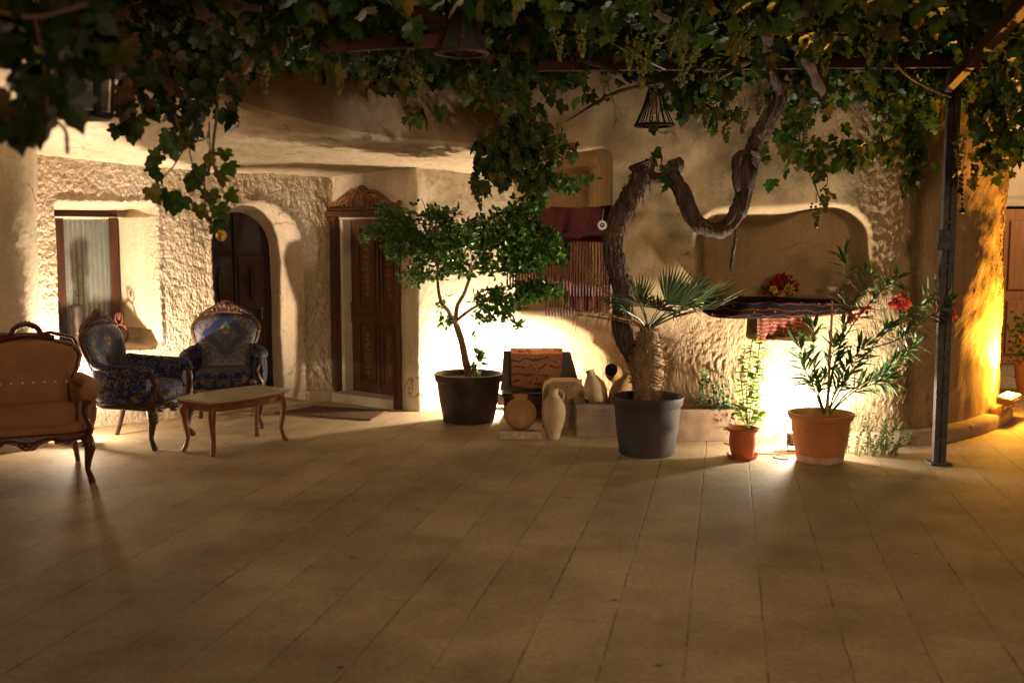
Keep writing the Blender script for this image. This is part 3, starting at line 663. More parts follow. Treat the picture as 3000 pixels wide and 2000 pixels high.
# ---------------------------------------------------------------- rock massif
Cl = [(.05, 10.95), (.07, 10.52), (.40, 10.36), (.80, 9.98), (1.2, 9.48), (1.62, 9.05), (1.98, 8.74), (2.35, 8.58), (2.8, 8.50), (3.25, 8.55), (3.85, 8.94), (4.40, 9.55), (4.76, 10.25), (4.86, 11.1), (4.9, 12.4), (4.9, 13.6)]
Cu = [(.02, 9.45), (.07, 9.17), (.40, 9.10), (.80, 8.98), (1.2, 8.86), (1.62, 8.74), (1.98, 8.60), (2.35, 8.46), (2.8, 8.38), (3.25, 8.45), (3.85, 8.90), (4.40, 9.55), (4.76, 10.25), (4.86, 11.1), (4.9, 12.4), (4.9, 13.6)]
massif = thing('rock_massif', 'rounded tan rock wall with two niches in the middle and right', 'rock wall', (2, 9, 0))
def massif_build():
    nu = 640; cl = catmull(Cl, nu); cu = catmull(Cu, nu)
    # re-space by arc length of the upper curve
    z = np.concatenate([np.arange(0, 2.6, .0155), np.arange(2.6, 5.4, .07)])
    X = np.zeros((len(z), nu)); Y = np.zeros_like(X); Z = np.repeat(z[:, None], nu, 1)
    t = sstep(.55, 1.35, z)[:, None]
    X[:] = cl[:, 0]*(1-t)+cu[:, 0]*t; Y[:] = cl[:, 1]*(1-t)+cu[:, 1]*t
    Y -= .10*np.maximum(z-1.9, 0)[:, None]
    big = fbm(X*.9, Z*.9, Y*.9, 2); 
    # outward normals (approx. toward camera side)
    dX = np.gradient(X, axis=1); dY = np.gradient(Y, axis=1); l = np.hypot(dX, dY)+1e-9; nx, ny = dY/l, -dX/l
    # niche 1 (left alcove): push back to the rear plane
    zl1 = at(1180, 347, 9.1).z+.0; wob = .03*vnoise(X*2.5, Z*2.5, 3.0)
    zf = 1.03+0*X; d1 = sd_rr(X, Z, -2.0+.0, (zl1+zf)/2, 2.83, (zl1-zf)/2, .10)+wob*.6
    d1 = np.where(X < .2, np.maximum(np.abs(Z-(zl1+zf)/2)-(zl1-zf)/2, -.5)+wob*.6, d1)
    r1 = np.where(Z < 1.3, .07, .05); t1 = sstep(0, 1, -d1/r1)
    # niche 2
    x0, x1, za, zb2 = 1.50, 2.86, 1.16, 1.945
    d2 = sd_rr(X, Z, (x0+x1)/2, (za+zb2)/2, (x1-x0)/2, (zb2-za)/2, .26)+wob*.5
    side = sstep(x0+.6, x1-.3, X); r2 = np.where(Z < za+.2, .04, .20*(1-side)+.035*side); t2 = sstep(0, 1, -d2/r2)
    # niche 3 : low fireplace-like recess under the shelf
    d3 = sd_rr(X, Z, 2.21, .955, .27, .10, .03)+wob*.2; t3 = sstep(0, 1, -d3/.04)
    flat = (1-t1)*(1-t2)*(1-t3)
    ang = np.where(X < 1.9, .55, np.where(X > 2.4, -.55, 0.0)); ang = .55*np.cos(np.clip((X-1.0)/2.2, 0, 1)*PI)
    U = X+Z*ang*(1-t2); V = Z-X*ang
    arc = np.cumsum(l, axis=1)
    rk = fbm((arc+Z*ang)*58, (Z-arc*ang)*19, 2.0, 2)
    # where it is raked rough (low areas round the lamps) and where it is rubbed smooth
    rough = np.clip(.35+.75*fbm(X*1.1+4, Z*1.1, 3.0, 2)+.45*sstep(1.3, .5, Z), .12, 1)
    rough = rough*(1-.85*sstep(1.1, 1.5, Z)*sstep(2.75, 2.4, X))
    rough = np.maximum(rough, .95*sstep(2.6, 2.9, X)*sstep(3.6, 3.3, X)); rough = np.maximum(rough, 1.0*sstep(4.35, 4.5, X)); rough = np.where((X > 3.5) & (X < 4.3), .2, rough)
    n = .0062*rk*rough*(.06+.94*flat)+.03*big*flat+.012*fbm(X*4, Z*4, Y*4, 2)
    X2 = X+nx*n; Y2 = Y+ny*n
    Yb = 10.70+.02*fbm(X*3, Z*3, 1.0, 2)
    Y2 = Y2*(1-t1)+Yb*t1
    Y2 = Y2+t2*(.46-.03*big)+t3*.28
    P = np.stack([X2, Y2, Z], -1)
    grid_obj('rock_face', P, M['rock'], massif, rnd=np.clip(.12+.9*rough*(.15+.85*flat), 0, 1))
    # curved plinth along the foot on the right
    i0 = int(np.argmin(np.abs(cl[:, 0]-2.75))); c = cl[i0:int(nu*.92)]
    tx = np.gradient(c[:, 0]); ty = np.gradient(c[:, 1]); ll = np.hypot(tx, ty); ox, oy = ty/ll, -tx/ll
    prof = [(-.08, .115), (.10, .112), (.125, .10), (.135, .07), (.14, 0)]
    rows = []
    gr = np.clip(np.arange(len(c))/60, 0, 1)
    for o_, h in prof:
        oo = o_*np.where(o_ > 0, .3+.7*gr, 1); rows.append(np.stack([c[:, 0]+ox*oo, c[:, 1]+oy*oo, np.full(len(c), h)+.004*vnoise(c[:, 0]*6, c[:, 1]*6, h)], -1))
    grid_obj('plinth', np.array(rows), M['plinth'], massif)
massif_build()

# ---------------------------------------------------------------- far stone house on the right
far = thing('stone_house', 'cream stone house with a wooden door at the right edge', 'house', (7.5, 13.6, 0))
mb = MB(); mb.box((9.0, 14.1, 1.0), (8.2, .3, 2.0)); mb.box((9.0, 14.12, 3.6), (8.2, .26, 2.9))
obj('wall', mb, M['smoothwall'], far, smooth=False)
mb = MB(); mb.box((9.0, 13.95, 2.13), (8.2, .2, .09)); obj('ledge', mb, M['paleframe'], far, smooth=False, bevel=.01)
M['fardoor'] = noisy('honey door wood', (.24, .10, .03), (.36, .17, .06), 4, .5, .2, 30, sc=(6, 6, .8))
mb = MB(); mb.box((6.92, 13.92, 1.03), (.95, .06, 2.04)); fdo = obj('door', mb, M['fardoor'], far, smooth=False, bevel=.005)
mb = MB()
for dx in (-.23, .23):
    for z0, hh in ((.5, .7), (1.45, .9)):
        mb.box((6.92+dx, 13.87, z0), (.32, .04, hh))
sub('door_panel', mb, M['fardoor'], fdo, False, .008)
mb = MB(); mb.box((6.40, 13.90, 1.04), (.09, .12, 2.08)); mb.box((7.44, 13.90, 1.04), (.09, .12, 2.08)); obj('door_frame', mb, M['doorwood'], far, smooth=False)

# ---------------------------------------------------------------- armchairs
def armchair(name, label, loc, rz, fab, backfab, wood, sc=1.0, wide=1.0, thick=1.0, group=None, buttons=False, open_crest=False, armr=.042, deep=1.0):
    t = thing(name, label, 'armchair', loc, rz, group); t.scale = (sc, sc*deep, sc)
    w = .30*wide
    P = lambda n_, mb_, m_, par=t, **k: obj(n_, mb_, m_, par, world=False, **k)
    # legs
    for sx in (-1, 1):
        mb = MB(); mb.tube([(sx*(w-.02), -.27, .36), (sx*(w+.0), -.29, .31), (sx*(w+.015), -.305, .25), (sx*(w+.0), -.285, .16), (sx*(w-.005), -.275, .09), (sx*(w+.012), -.30, .04), (sx*(w+.02), -.32, .012), (sx*(w+.02), -.325, 0)],
                           [.036, .044, .040, .026, .019, .022, .026, .02], 10)
        mb.ball((sx*(w+.012), -.335, .27), (.022, .012, .035)); scroll(mb, lambda a, b: (sx*a, -.335-.002, b), w+.01, .225, .02, 1.1, .006, 1, 12)
        P('leg', mb, wood)
        mb = MB(); mb.tube([(sx*(w-.08), .25, .36), (sx*(w-.075), .265, .22), (sx*(w-.06), .31, .08), (sx*(w-.05), .345, 0)], [.028, .024, .020, .018], 8); P('leg', mb, wood)
    # seat rail with carved scalloped apron
    mb = MB(); n = 34; rows = []
    for i in range(n+1):
        u = -1+2*i/n; x = u*(w-.01); y = -.30-.035*(1-u*u)
        lo = .315-.018*math.cos(u*PI*3)-.028*math.exp(-(u/.22)**2)-.010*abs(math.sin(u*PI*5))
        rows.append([(x, y, lo), (x, y-.014, lo+.012), (x, y-.010, .365), (x, y+.03, .375), (x, y+.03, lo)])
    vs = [p for r_ in rows for p in r_]; fs = []
    for i in range(n):
        for k in range(5): fs.append((i*5+k, i*5+(k+1) % 5, (i+1)*5+(k+1) % 5, (i+1)*5+k))
    mb.add(vs, fs)
    for sg in (-1, 1):
        mb.tube([(sg*u*(w-.01), -.315-.035*(1-u*u), .335-.012*math.cos(u*PI*3)) for u in [q/14 for q in range(15)]], .009, 6)
        scroll(mb, lambda a, b: (a, -.352, b), sg*.05, .318, .024, 1.2, .007, sg, 14)
        scroll(mb, lambda a, b: (a, -.345, b), sg*.14*wide, .322, .018, 1.2, .006, -sg, 12)
        mb.tube([(sg*(w-.005), -.28, .33), (sg*(w+.035), -.1, .345), (sg*(w+.02), .1, .345), (sg*(w-.08), .27, .345)], [.028, .026, .026, .024], 8)
    mb.tube([(-(w-.08), .27, .345), (w-.08, .27, .345)], .026, 8)
    mb.ball((0, -.352, .315), (.028, .014, .022))
    P('apron', mb, wood)
    # seat
    mb = MB(); mb.puff((0, -.02, .395), (2*w+.0, .58, .10), 7); mb.puff((0, -.035, .455), (2*w-.09, .56, .12*thick), 5); P('seat', mb, fab)
    # backrest: shaped puffed panel
    def hw(z):   # half width by local height (0..1)
        return wide*np.interp(z, [0, .2, .4, .62, .80, .92, 1.0], [.235, .212, .215, .262, .282, .25, .13])
    lean = .27
    mb = MB(); nz, nx = 22, 20; vs = []; 
    for side in (0, 1):
        for j in range(nz+1):
            v = j/nz; z = .42+v*.53; h = float(hw(v)); yb = .20+(z-.42)*lean
            for i in range(nx+1):
                u = -1+2*i/nx; edge = (1-abs(u)**3)*(1-abs(2*v-1)**5)
                y = yb-.012-.060*thick*max(edge, 0)**.6 if side == 0 else yb+.03+.02*edge
                zz = z+.025*(1-u*u)*(v > .9)
                vs.append((u*h, y+.03*u*u*-1, zz))
    fs = []; W_ = nx+1; o2 = (nz+1)*W_
    for j in range(nz):
        for i in range(nx):
            a = j*W_+i; fs.append((a, a+1, a+1+W_, a+W_)); b = a+o2; fs.append((b+1, b, b+W_, b+W_+1))
    for j in range(nz):
        for i in (0, nx): a = j*W_+i; fs.append((a, a+W_, a+W_+o2, a+o2))
    mb.add(vs, fs); bo = P('backrest', mb, backfab)
    if buttons:
        for k in range(8):
            bt = MB(); x = -.21*wide+.42*wide*k/7; z = .66; bt.ball((x, .20+(z-.42)*lean-.072*thick-.02*(x/.26)**2, z), .0085); P('button', bt, M['white'], par=t)
    # wooden back frame following the outline + carved crest
    mb = MB(); L_ = []
    for v in np.linspace(0, 1, 15): z = .42+v*.53; L_.append((float(hw(v)), .20+(z-.42)*lean, z))
    for sg in (-1, 1):
        mb.tube([(sg*(x+.012), y-.012, z) for x, y, z in L_], [.024]*15, 8)
    xt, yt, zt_ = L_[-1]
    top = [(u*(xt+.03), yt-.008, zt_+.018+.03*(1-u*u)) for u in np.linspace(-1, 1, 13)]
    mb.tube(top, .024, 8)
    if open_crest:
        mb.tube([(u*.105, yt, zt_+.05+.085*(1-u*u)**.6) for u in np.linspace(-1, 1, 13)], .021, 8)
        for sg in (-1, 1):
            mb.tube([(sg*x, yt, zt_+z) for x, z in ((.11, .05), (.17, .065), (.22, .05), (.26*wide, .02), (.28*wide, -.03))], [.02, .013, .016, .013, .018], 7)
        for k in range(-2, 3): mb.ball((k*.025, yt, zt_+.135-.004*k*k), (.019, .018, .026))
        for k in range(-9, 10): mb.ball((k*.026*wide, yt-.012, zt_+.038-.0011*k*k+.008*(k % 2)), (.018, .016, .015))
    else:
        for sg in (-1, 1):
            fnc = lambda a, b: (a, yt-.02, b)
            scroll(mb, fnc, sg*.06, zt_+.07, .035, 1.3, .012, sg, 18, start=PI/2)
            scroll(mb, fnc, sg*.13, zt_+.045, .028, 1.2, .011, sg, 16, start=PI/2)
            mb.tube([(sg*x*wide, yt-.01, zt_+z) for x, z in ((.04, .10), (.10, .085), (.17, .045), (.22, .01), (.25, -.04))], [.018, .016, .018, .016, .02], 8)
            for k in range(6): mb.ball((sg*(.075+.03*k)*wide, yt-.01, zt_+.085-.016*k+.014*(k % 2)), .014)
        for an in np.linspace(.3, PI-.3, 7): mb.tube([(0, yt-.01, zt_+.06), (.05*math.cos(an), yt-.015, zt_+.085+.06*math.sin(an))], [.015, .014], 7)
        mb.ball((0, yt-.02, zt_+.10), .03); mb.puff((0, yt, zt_+.055), (.24, .035, .11), 3)
        for k in range(-4, 5): mb.ball((k*.028*wide, yt-.012, zt_+.125-.0042*k*k), (.018, .016, .020))
    P('back_frame', mb, wood)
    # arms: curved upholstered side panels, padded top, wooden front posts
    for sx in (-1, 1):
        mb = MB(); path = [(w-.09, .26), (w-.01, .18), (w+.035, .05), (w+.045, -.08), (w+.03, -.20), (w+.01, -.26)]; c = catmull(path, 22); vs = []; fs = []
        nzz = 10
        for sd in (0, 1):
            for (x, y), k in zip(c, range(22)):
                for j in range(nzz+1):
                    v = j/nzz; top_ = .63+.06*(1-k/21)**3; z = .36+(top_-.36)*v; pf = .028*math.sin(PI*v)**.5*thick
                    vs.append((sx*(x+(pf if sd else -pf-.03)), y, z))
        o3 = 22*(nzz+1)
        for k in range(21):
            for j in range(nzz):
                a = k*(nzz+1)+j; q = (a, a+1, a+nzz+2, a+nzz+1); fs.append(q); fs.append(tuple(o3+i for i in q[::-1]))
        for j in range(nzz): a = 21*(nzz+1)+j; fs.append((a, a+1, o3+a+1, o3+a))
        mb.add(vs, fs)
        tp = [(sx*(x+.0), y, .63+.06*(1-k/21)**3) for (x, y), k in zip(c, range(22))][2:]
        tp += [(sx*(w+.01), -.285, .615), (sx*(w+.005), -.295, .57)]
        mb.tube(tp, [.03]+[armr*thick*(.8+.2*q/len(tp)) for q in range(len(tp)-3)]+[armr*thick*.95, .028], 12); P('armrest', mb, fab)
        mb = MB(); mb.tube([(sx*(w+.0), -.30, .575), (sx*(w-.015), -.325, .52), (sx*(w+.0), -.315, .46), (sx*(w+.025), -.30, .41), (sx*(w+.01), -.295, .36)], [.026, .020, .019, .024, .03], 8)
        scroll(mb, lambda a, b: (sx*a, -.33, b), w+.0, .575, .026, 1.2, .010, 1, 14); P('arm_post', mb, wood)
    return t
armchair('armchair', 'blue floral armchair with its back to the arched door, behind the low table', (-2.60, 9.46, 0), R(12), M['bluefabric'], M['bluebackfabric'], M['carvedwood'], 1.01, 1.0, 1.0, 'blue floral armchairs')
armchair('armchair', 'blue floral armchair seen from the side beneath the window', (-3.10, 8.62, 0), R(80), M['bluefabric'], M['bluebackfabric'], M['carvedwood'], 1.01, 1.0, 1.0, 'blue floral armchairs')
M['tanwood'] = noisy('red brown carved wood', (.05, .014, .007), (.11, .035, .015), 14, .25, .5, 60, coat=.4)
armchair('armchair', 'tan velvet armchair with dark carved frame cut off by the left edge', (-3.42, 7.36, 0), R(24), M['tanfabric'], M['tanfabric'], M['tanwood'], .97, 1.26, 1.15, None, True, True, .062, 1.3)

# ---------------------------------------------------------------- coffee table
def table():
    a = Vector((-2.57, 8.26)); b = Vector((-2.32, 8.08)); c = Vector((-1.93, 8.66)); d = Vector((-2.17, 8.79))
    ctr = (a+b+c+d)/4; ang = math.atan2(.58, .39)
    t = thing('coffee_table', 'low stone-topped wooden table between the armchairs', 'table', (ctr.x, ctr.y, 0), ang)
    H = .415; lx, ly = .36, .155
    poly = []
    for k in range(13): u = -1+2*k/12; poly.append((u*.43, -(.20+.055*(1-u*u))))
    for k in range(13): u = 1-2*k/12; poly.append((u*.43, .20+.055*(1-u*u)))
    mb = MB(); mb.prism(poly, lambda x, y, z: (x, y, z), H+.02, H); obj('tabletop', mb, M['marble'], t, world=False, smooth=False, bevel=.004)
    mb = MB(); mb.prism([(x*.97, y*.96) for x, y in poly], lambda x, y, z: (x, y, z), H-.002, H-.018)
    mb.prism([(x*.86, y*.80) for x, y in poly], lambda x, y, z: (x, y, z), H-.02, H-.075); obj('apron', mb, M['tablewood'], t, world=False, smooth=False, bevel=.003)
    for sx in (-1, 1):
        for sy in (-1, 1):
            mb = MB(); mb.tube([(sx*lx*.95, sy*ly*.95, H-.02), (sx*(lx+.02), sy*(ly+.012), H-.09), (sx*(lx+.01), sy*(ly+.004), .22), (sx*(lx-.005), sy*(ly-.006), .11), (sx*(lx+.012), sy*(ly+.01), .035), (sx*(lx+.03), sy*(ly+.02), 0)],
                               [.030, .033, .024, .018, .020, .022], 8); obj('leg', mb, M['tablewood'], t, world=False)
table()

# ---------------------------------------------------------------- doormat
q = [gnd(628, 951), gnd(722, 934), gnd(893, 944), gnd(852, 966)]
def rugmesh(q, z, mat, name, label, cat, th=.009):
    n = 24; vs = []; fs = []
    for k in (0, 1):
        for j in range(n+1):
            for i in range(n+1):
                u, v = i/n, j/n; p = (q[0]*(1-u)+q[3]*u)*(1-v)+(q[1]*(1-u)+q[2]*u)*v
                zz = z+.004+(th if k else 0)+(.006*abs(float(vnoise(p.x*5, p.y*5, 1.0))) if k else 0)
                vs.append((p.x, p.y, zz))
    W_ = n+1; o = W_*W_
    for j in range(n):
        for i in range(n):
            a = j*W_+i; fs.append((a+o, a+1+o, a+1+W_+o, a+W_+o)); fs.append((a, a+W_, a+1+W_, a+1))
    for i in range(n):
        for a, b in ((i, i+1), (n*W_+i, n*W_+i+1), (i*W_, (i+1)*W_), (i*W_+n, (i+1)*W_+n)): fs.append((a, b, b+o, a+o))
    mb = MB().add(vs, fs); return tag(obj(name, mb, mat), label, cat)
rugmesh(q, 0, M['doormat'], 'doormat', 'faded patterned mat on the paving before the doors', 'doormat')

# ---------------------------------------------------------------- leaf scattering
def tmpl(outline, center, fold=.25, curl=.15):
    pts = [(0, outline[0][1])]+[]
    left = [(x, y) for x, y in outline]; right = [(-x, y) for x, y in outline[-2:0:-1]]
    pts = left+right; v = [(center[0], center[1], 0)]+[(x, y, 0) for x, y in pts]
    v = np.array(v, float); v[:, 2] = -fold*np.abs(v[:, 0])-curl*(v[:, 1]-center[1])**2
    n = len(pts); f = [(0, 1+k, 1+(k+1) % n) for k in range(n)]
    return v, np.array(f)
GRAPE = tmpl([(0, .04), (.16, -.10), (.38, -.06), (.47, .10), (.37, .20), (.56, .40), (.42, .50), (.27, .48), (.25, .72), (.12, .82), (0, 1.0)], (0, .32), .25, .35)
OVAL = (np.array([(0, 0, 0), (.20, .25, -.06), (.27, .55, -.08), (.13, .85, -.06), (0, 1, -.06), (-.13, .85, -.06), (-.27, .55, -.08), (-.20, .25, -.06), (0, .5, 0)]), np.array([(8, k, (k+1) % 8) for k in range(8)]))
LANCE = (np.array([(0, 0, 0), (.075, .3, -.02), (.085, .6, -.05), (0, 1, -.12), (-.085, .6, -.05), (-.075, .3, -.02), (0, .45, -.0)]), np.array([(6, k, (k+1) % 6) for k in range(6)]))
def unit(a): return a/(np.linalg.norm(a, axis=-1, keepdims=True)+1e-9)
def scatter_mesh(T, pos, tip, nrm, size, rnd=None):
    tv, tf = T; pos = np.asarray(pos, float); N_ = len(pos); tip = unit(np.asarray(tip, float)); nrm = np.asarray(nrm, float)
    nrm = unit(nrm-tip*np.sum(nrm*tip, -1, keepdims=True)); sd = np.cross(tip, nrm); size = np.asarray(size, float).reshape(-1, 1, 1)
    V = pos[:, None, :]+size*(tv[None, :, 0:1]*sd[:, None, :]+tv[None, :, 1:2]*tip[:, None, :]+tv[None, :, 2:3]*nrm[:, None, :])
    Fc = tf[None]+(np.arange(N_)*len(tv))[:, None, None]
    rnd = RNG.random(N_) if rnd is None else rnd
    return V.reshape(-1, 3), Fc.reshape(-1, 3), np.repeat(rnd, len(tv))
def leaves_obj(name, parts, mat, parent=None):
    V = []; Fc = []; Rn = []; o = 0
    for v, f, r in parts: V.append(v); Fc.append(f+o); Rn.append(r); o += len(v)
    return link_mesh(name, np.vstack(V), np.vstack(Fc), mat, parent, False, np.concatenate(Rn))
def rdir(n, down=.0, spread=1.0):
    a = RNG.normal(size=(n, 3))*spread; a[:, 2] -= down; return unit(a)

# ---------------------------------------------------------------- grapevine over the pergola
def blob_pts(blobs, dens):
    out = []
    for b in blobs:
        x, y, D, rx, ry = b[:5]; rd = b[5] if len(b) > 5 else .35; k = b[6] if len(b) > 6 else 1.0
        c = np.array(at(x, y, D)[:]); RX, RZ = px2m(rx, D), px2m(ry, D)
        n = max(3, int(dens*k*RX*RZ*(rd*2)**.6*4)); q = RNG.normal(size=(n, 3)); q = unit(q)*(RNG.random((n, 1))**.4)
        out.append(c+q*np.array([RX, rd, RZ]))
    return np.vstack(out)
main_blobs = [
 # upper mass hiding the facade top  (x,y,D,rx,ry,rd,k)
 (620, 60, 6.6, 110, 90, .5), (740, 110, 6.4, 55, 65, .3), (830, 60, 6.8, 110, 70, .5), (900, 170, 6.6, 75, 60, .35), (980, 240, 6.4, 55, 32, .25, .7), (960, 275, 6.3, 45, 22, .15, .5),
 (1010, 110, 7.2, 110, 90, .4), (1140, 60, 6.6, 110, 90, .5), (1150, 180, 7.4, 90, 70, .4), (1260, 110, 7.2, 100, 100, .5), (1330, 215, 7.6, 70, 45, .3, .7),
 (1400, 60, 6.8, 110, 80, .5), (1500, 100, 7.3, 100, 80, .5), (1620, 50, 6.8, 110, 80, .5), (1600, 215, 8.0, 95, 48, .35), (1650, 265, 8.1, 60, 28, .25, .7),
 (1760, 70, 7.0, 110, 90, .5), (1850, 215, 7.8, 90, 70, .35), (1880, 60, 6.9, 110, 80, .5), (1990, 120, 7.2, 110, 110, .5), (2090, 220, 7.0, 100, 90, .4), (2100, 350, 7.2, 60, 70, .25, .8), (2060, 300, 7.3, 50, 60, .25, .7),
 (2120, 60, 6.8, 120, 90, .5), (2230, 150, 6.6, 110, 130, .5), (2320, 250, 6.8, 90, 110, .4), (2300, 360, 7.0, 55, 50, .25, .8), (2200, 400, 7.2, 40, 25, .15, .5),
 (1810, 330, 7.5, 70, 50, .25, .7), (1870, 370, 7.4, 75, 38, .25, .8), (1790, 400, 7.4, 30, 25, .15, .5), (1890, 440, 7.4, 28, 35, .12, .6), (1960, 330, 7.4, 50, 50, .25, .7),
 (1510, 360, 7.6, 28, 30, .10, .6), (1525, 410, 7.6, 18, 30, .08, .4), (1500, 300, 7.5, 28, 18, .1, .4),
 # hanging cluster centre
 (1200, 290, 8.4, 75, 55, .3), (1190, 350, 8.4, 100, 62, .3, 1.1), (1150, 400, 8.4, 70, 42, .25), (1230, 400, 8.4, 60, 40, .2), (1110, 345, 8.4, 35, 35, .15, .8), (1290, 330, 8.4, 45, 50, .2, .8), (1105, 420, 8.4, 16, 35, .1, .7)]
P0 = thing('grapevine', 'gnarled grapevine climbing the rock wall onto the pergola, heavy with leaves', 'grapevine', (1.15, 8.35, 0))
leaf_anchor = []
def vine_foliage():
    parts = []
    mb2 = []
    for b in main_blobs:
        b = list(b)
        if b[0] > 1230 and 45 < b[1] < 245 and b[2] < 7.95: b[2] = 8.05
        if 950 < b[0] < 1160 and b[1] < 130: b[2] = 7.4
        mb2.append(b)
    p = blob_pts(mb2, 700); n = len(p); kp = fbm(p[:, 0]*4, p[:, 1]*4, p[:, 2]*4, 2) > -.42; p = p[kp]; n = len(p)
    leaf_anchor.append(p)
    nr = RNG.normal(size=(n, 3)); nr[:, 1] -= .7; nr[:, 2] += .2
    parts.append(scatter_mesh(GRAPE, p, rdir(n, 1.1, .6), nr, RNG.uniform(.058, .120, n)))
    # overhead canopy layer seen from below
    n = 6200; xs = RNG.uniform(-3.2, 6.2, n); ys = RNG.uniform(3.6, 8.6, n); zs = 2.98+RNG.uniform(-.1, .45, n)+.06*np.sin(xs*3)+.08*(ys-6)*.2
    lx_, ly_, lz_ = at(1060, 70, 6.2); cl_ = ~((ys < ly_+.1) & (np.abs(xs/ys-lx_/ly_) < .032) & ((zs-CZ)/ys < (lz_-CZ)/ly_+.02)); xs, ys, zs = xs[cl_], ys[cl_], zs[cl_]; n = len(xs)
    p = np.stack([xs, ys, zs], -1); nr = RNG.normal(size=(n, 3))*.8; nr[:, 2] += 1.0
    parts.append(scatter_mesh(GRAPE, p, rdir(n, .5, .8), nr, RNG.uniform(.09, .15, n)))
    # back curtain of leaves along the facade
    n = 1800; xs = RNG.uniform(-2.0, 5.6, n); ys = RNG.uniform(7.6, 8.6, n); zs = RNG.uniform(2.95, 3.9, n)
    p = np.stack([xs, ys, zs], -1); nr = RNG.normal(size=(n, 3)); nr[:, 1] -= .8
    parts.append(scatter_mesh(GRAPE, p, rdir(n, 1.0, .6), nr, RNG.uniform(.09, .15, n)))
    leaves_obj('foliage', parts, M['vineleaf'], P0)
vine_foliage()
def smooth_pts(pts, n): return [Vector(p) for p in catmull([tuple(p) for p in pts], n)]
def vine_wood():
    mb = MB(); D = 8.2
    a = [at(1478, 985, 8.4), at(1482, 900, 8.38), at(1468, 835, 8.35), at(1432, 770, 8.3), at(1430, 700, 8.28), at(1425, 640, 8.26), at(1407, 575, 8.24), at(1412, 520, 8.22), at(1440, 465, 8.2), at(1465, 425, 8.2), at(1478, 395, 8.2), at(1472, 372, 8.2)]
    n = 60; pts = smooth_pts(a, n)
    rr = [.075*(1+.12*math.sin(i*.9)+.08*math.sin(i*2.3)) for i in range(n)]
    for i in range(n-6, n): rr[i] *= 1.25
    mb.tube(pts, rr, 14, wob=.10)
    b = [at(1475, 395, 8.2), at(1505, 410, 8.17), at(1530, 405, 8.17), at(1552, 385, 8.2), at(1548, 365, 8.2)]
    mb.tube(smooth_pts(b, 16), [.045]*10+[.055, .06, .065, .068, .06, .05], 12, wob=.12)
    c = [at(1540, 400, 8.18), at(1560, 430, 8.12), at(1578, 470, 8.1), at(1600, 510, 8.08), at(1635, 529, 8.06), at(1668, 522, 8.05), at(1695, 485, 8.05), at(1710, 435, 8.05), at(1722, 380, 8.04), at(1738, 335, 8.0), at(1752, 300, 7.95), at(1772, 262, 7.9), at(1790, 225, 7.85), at(1785, 195, 7.8), at(1765, 150, 7.7), at(1765, 90, 7.5), at(1745, 20, 7.2)]
    n = 90; rr = [float(np.interp(i/n, [0, .1, .3, .5, .6, .66, .7, .85, 1], [.06, .058, .058, .068, .075, .05, .036, .04, .06]))*(1+.10*math.sin(i*.8)+.06*math.sin(i*2.1)) for i in range(n)]
    mb.tube(smooth_pts(c, n), rr, 14, wob=.10)
    # bark peel and burl near the bend, second strand along the U
    mb.tube(smooth_pts([at(1695, 440, 7.98), at(1690, 400, 7.96), at(1694, 358, 7.98), at(1722, 350, 8.0)], 14), [.02, .028, .03, .03, .03, .03, .03, .03, .03, .028, .026, .024, .02, .015], 8, wob=.2)
    for k in range(90):
        i = random.randrange(2, 57); p = pts[i]; an = random.uniform(0, 6.28); r = .075
        q = p+Vector((math.cos(an)*r, -abs(math.sin(an))*r, 0)); mb.tube([q+Vector((0, 0, .06)), q+Vector((random.uniform(-.015, .015), -.012, 0)), q+Vector((random.uniform(-.03, .03), -.03, -.09))], [.006, .005, .002], 4)
    # bark ridges running along the stem
    for ph in range(7):
        o = ph*2*PI/7
        for path, rad in ((pts[3:-2], .072), (smooth_pts(c, 60)[2:46], .056)):
            qs = [p+Vector((math.cos(o+i*.05)*rad, -math.sin(o+i*.05)*rad, .3*rad*math.sin(o*3+i*.3))) for i, p in enumerate(path)]
            mb.tube(qs, [.011*(1+.5*math.sin(i*.7+ph)) for i in range(len(qs))], 5)
    # long dry aerial root
    rt = smooth_pts([at(1690, 528, 8.1), at(1688, 560, 8.12), at(1682, 590, 8.14), at(1679, 622, 8.14)], 12); mb.tube(rt, [.008, .012, .015, .014, .014, .016, .016, .016, .018, .016, .012, .006], 6, wob=.2)
    obj('trunk', mb, M['bark'], P0)
    st = MB()
    for path, r in (([(1900, 245, 7.9), (1880, 190, 7.7), (1845, 120, 7.5), (1800, 70, 7.2)], .045), ([(1550, 160, 7.9), (1600, 110, 7.6), (1560, 60, 7.2), (1500, 20, 6.9)], .035),
                    ([(1450, 200, 7.9), (1400, 160, 7.6), (1340, 140, 7.4)], .02), ([(1300, 280, 8.3), (1380, 230, 8.1), (1440, 205, 7.9), (1520, 190, 7.8)], .014),
                    ([(2040, 110, 7.2), (2060, 150, 7.3), (2110, 190, 7.5), (2185, 222, 7.6)], .012), ([(1190, 250, 8.1), (1200, 320, 8.3), (1180, 380, 8.4)], .014),
                    ([(1000, 20, 6.6), (1060, 90, 6.8), (1120, 160, 7.3), (1190, 250, 8.1)], .016), ([(2240, 300, 7.1), (2230, 260, 7.0), (2265, 205, 6.9), (2300, 178, 6.8)], .014),
                    ([(1890, 480, 7.4), (1870, 420, 7.45), (1840, 340, 7.5), (1830, 260, 7.6)], .006), ([(1640, 190, 7.8), (1700, 150, 7.5), (1790, 120, 7.3)], .02)):
        pp = smooth_pts([at(*q_) for q_ in path], 20); st.tube(pp, [r*min(1, .18+i*.14)*(1+.15*math.sin(i*1.3)) for i in range(20)], 7, wob=.1)
    obj('stem', st, M['vinestem'], P0)
vine_wood()
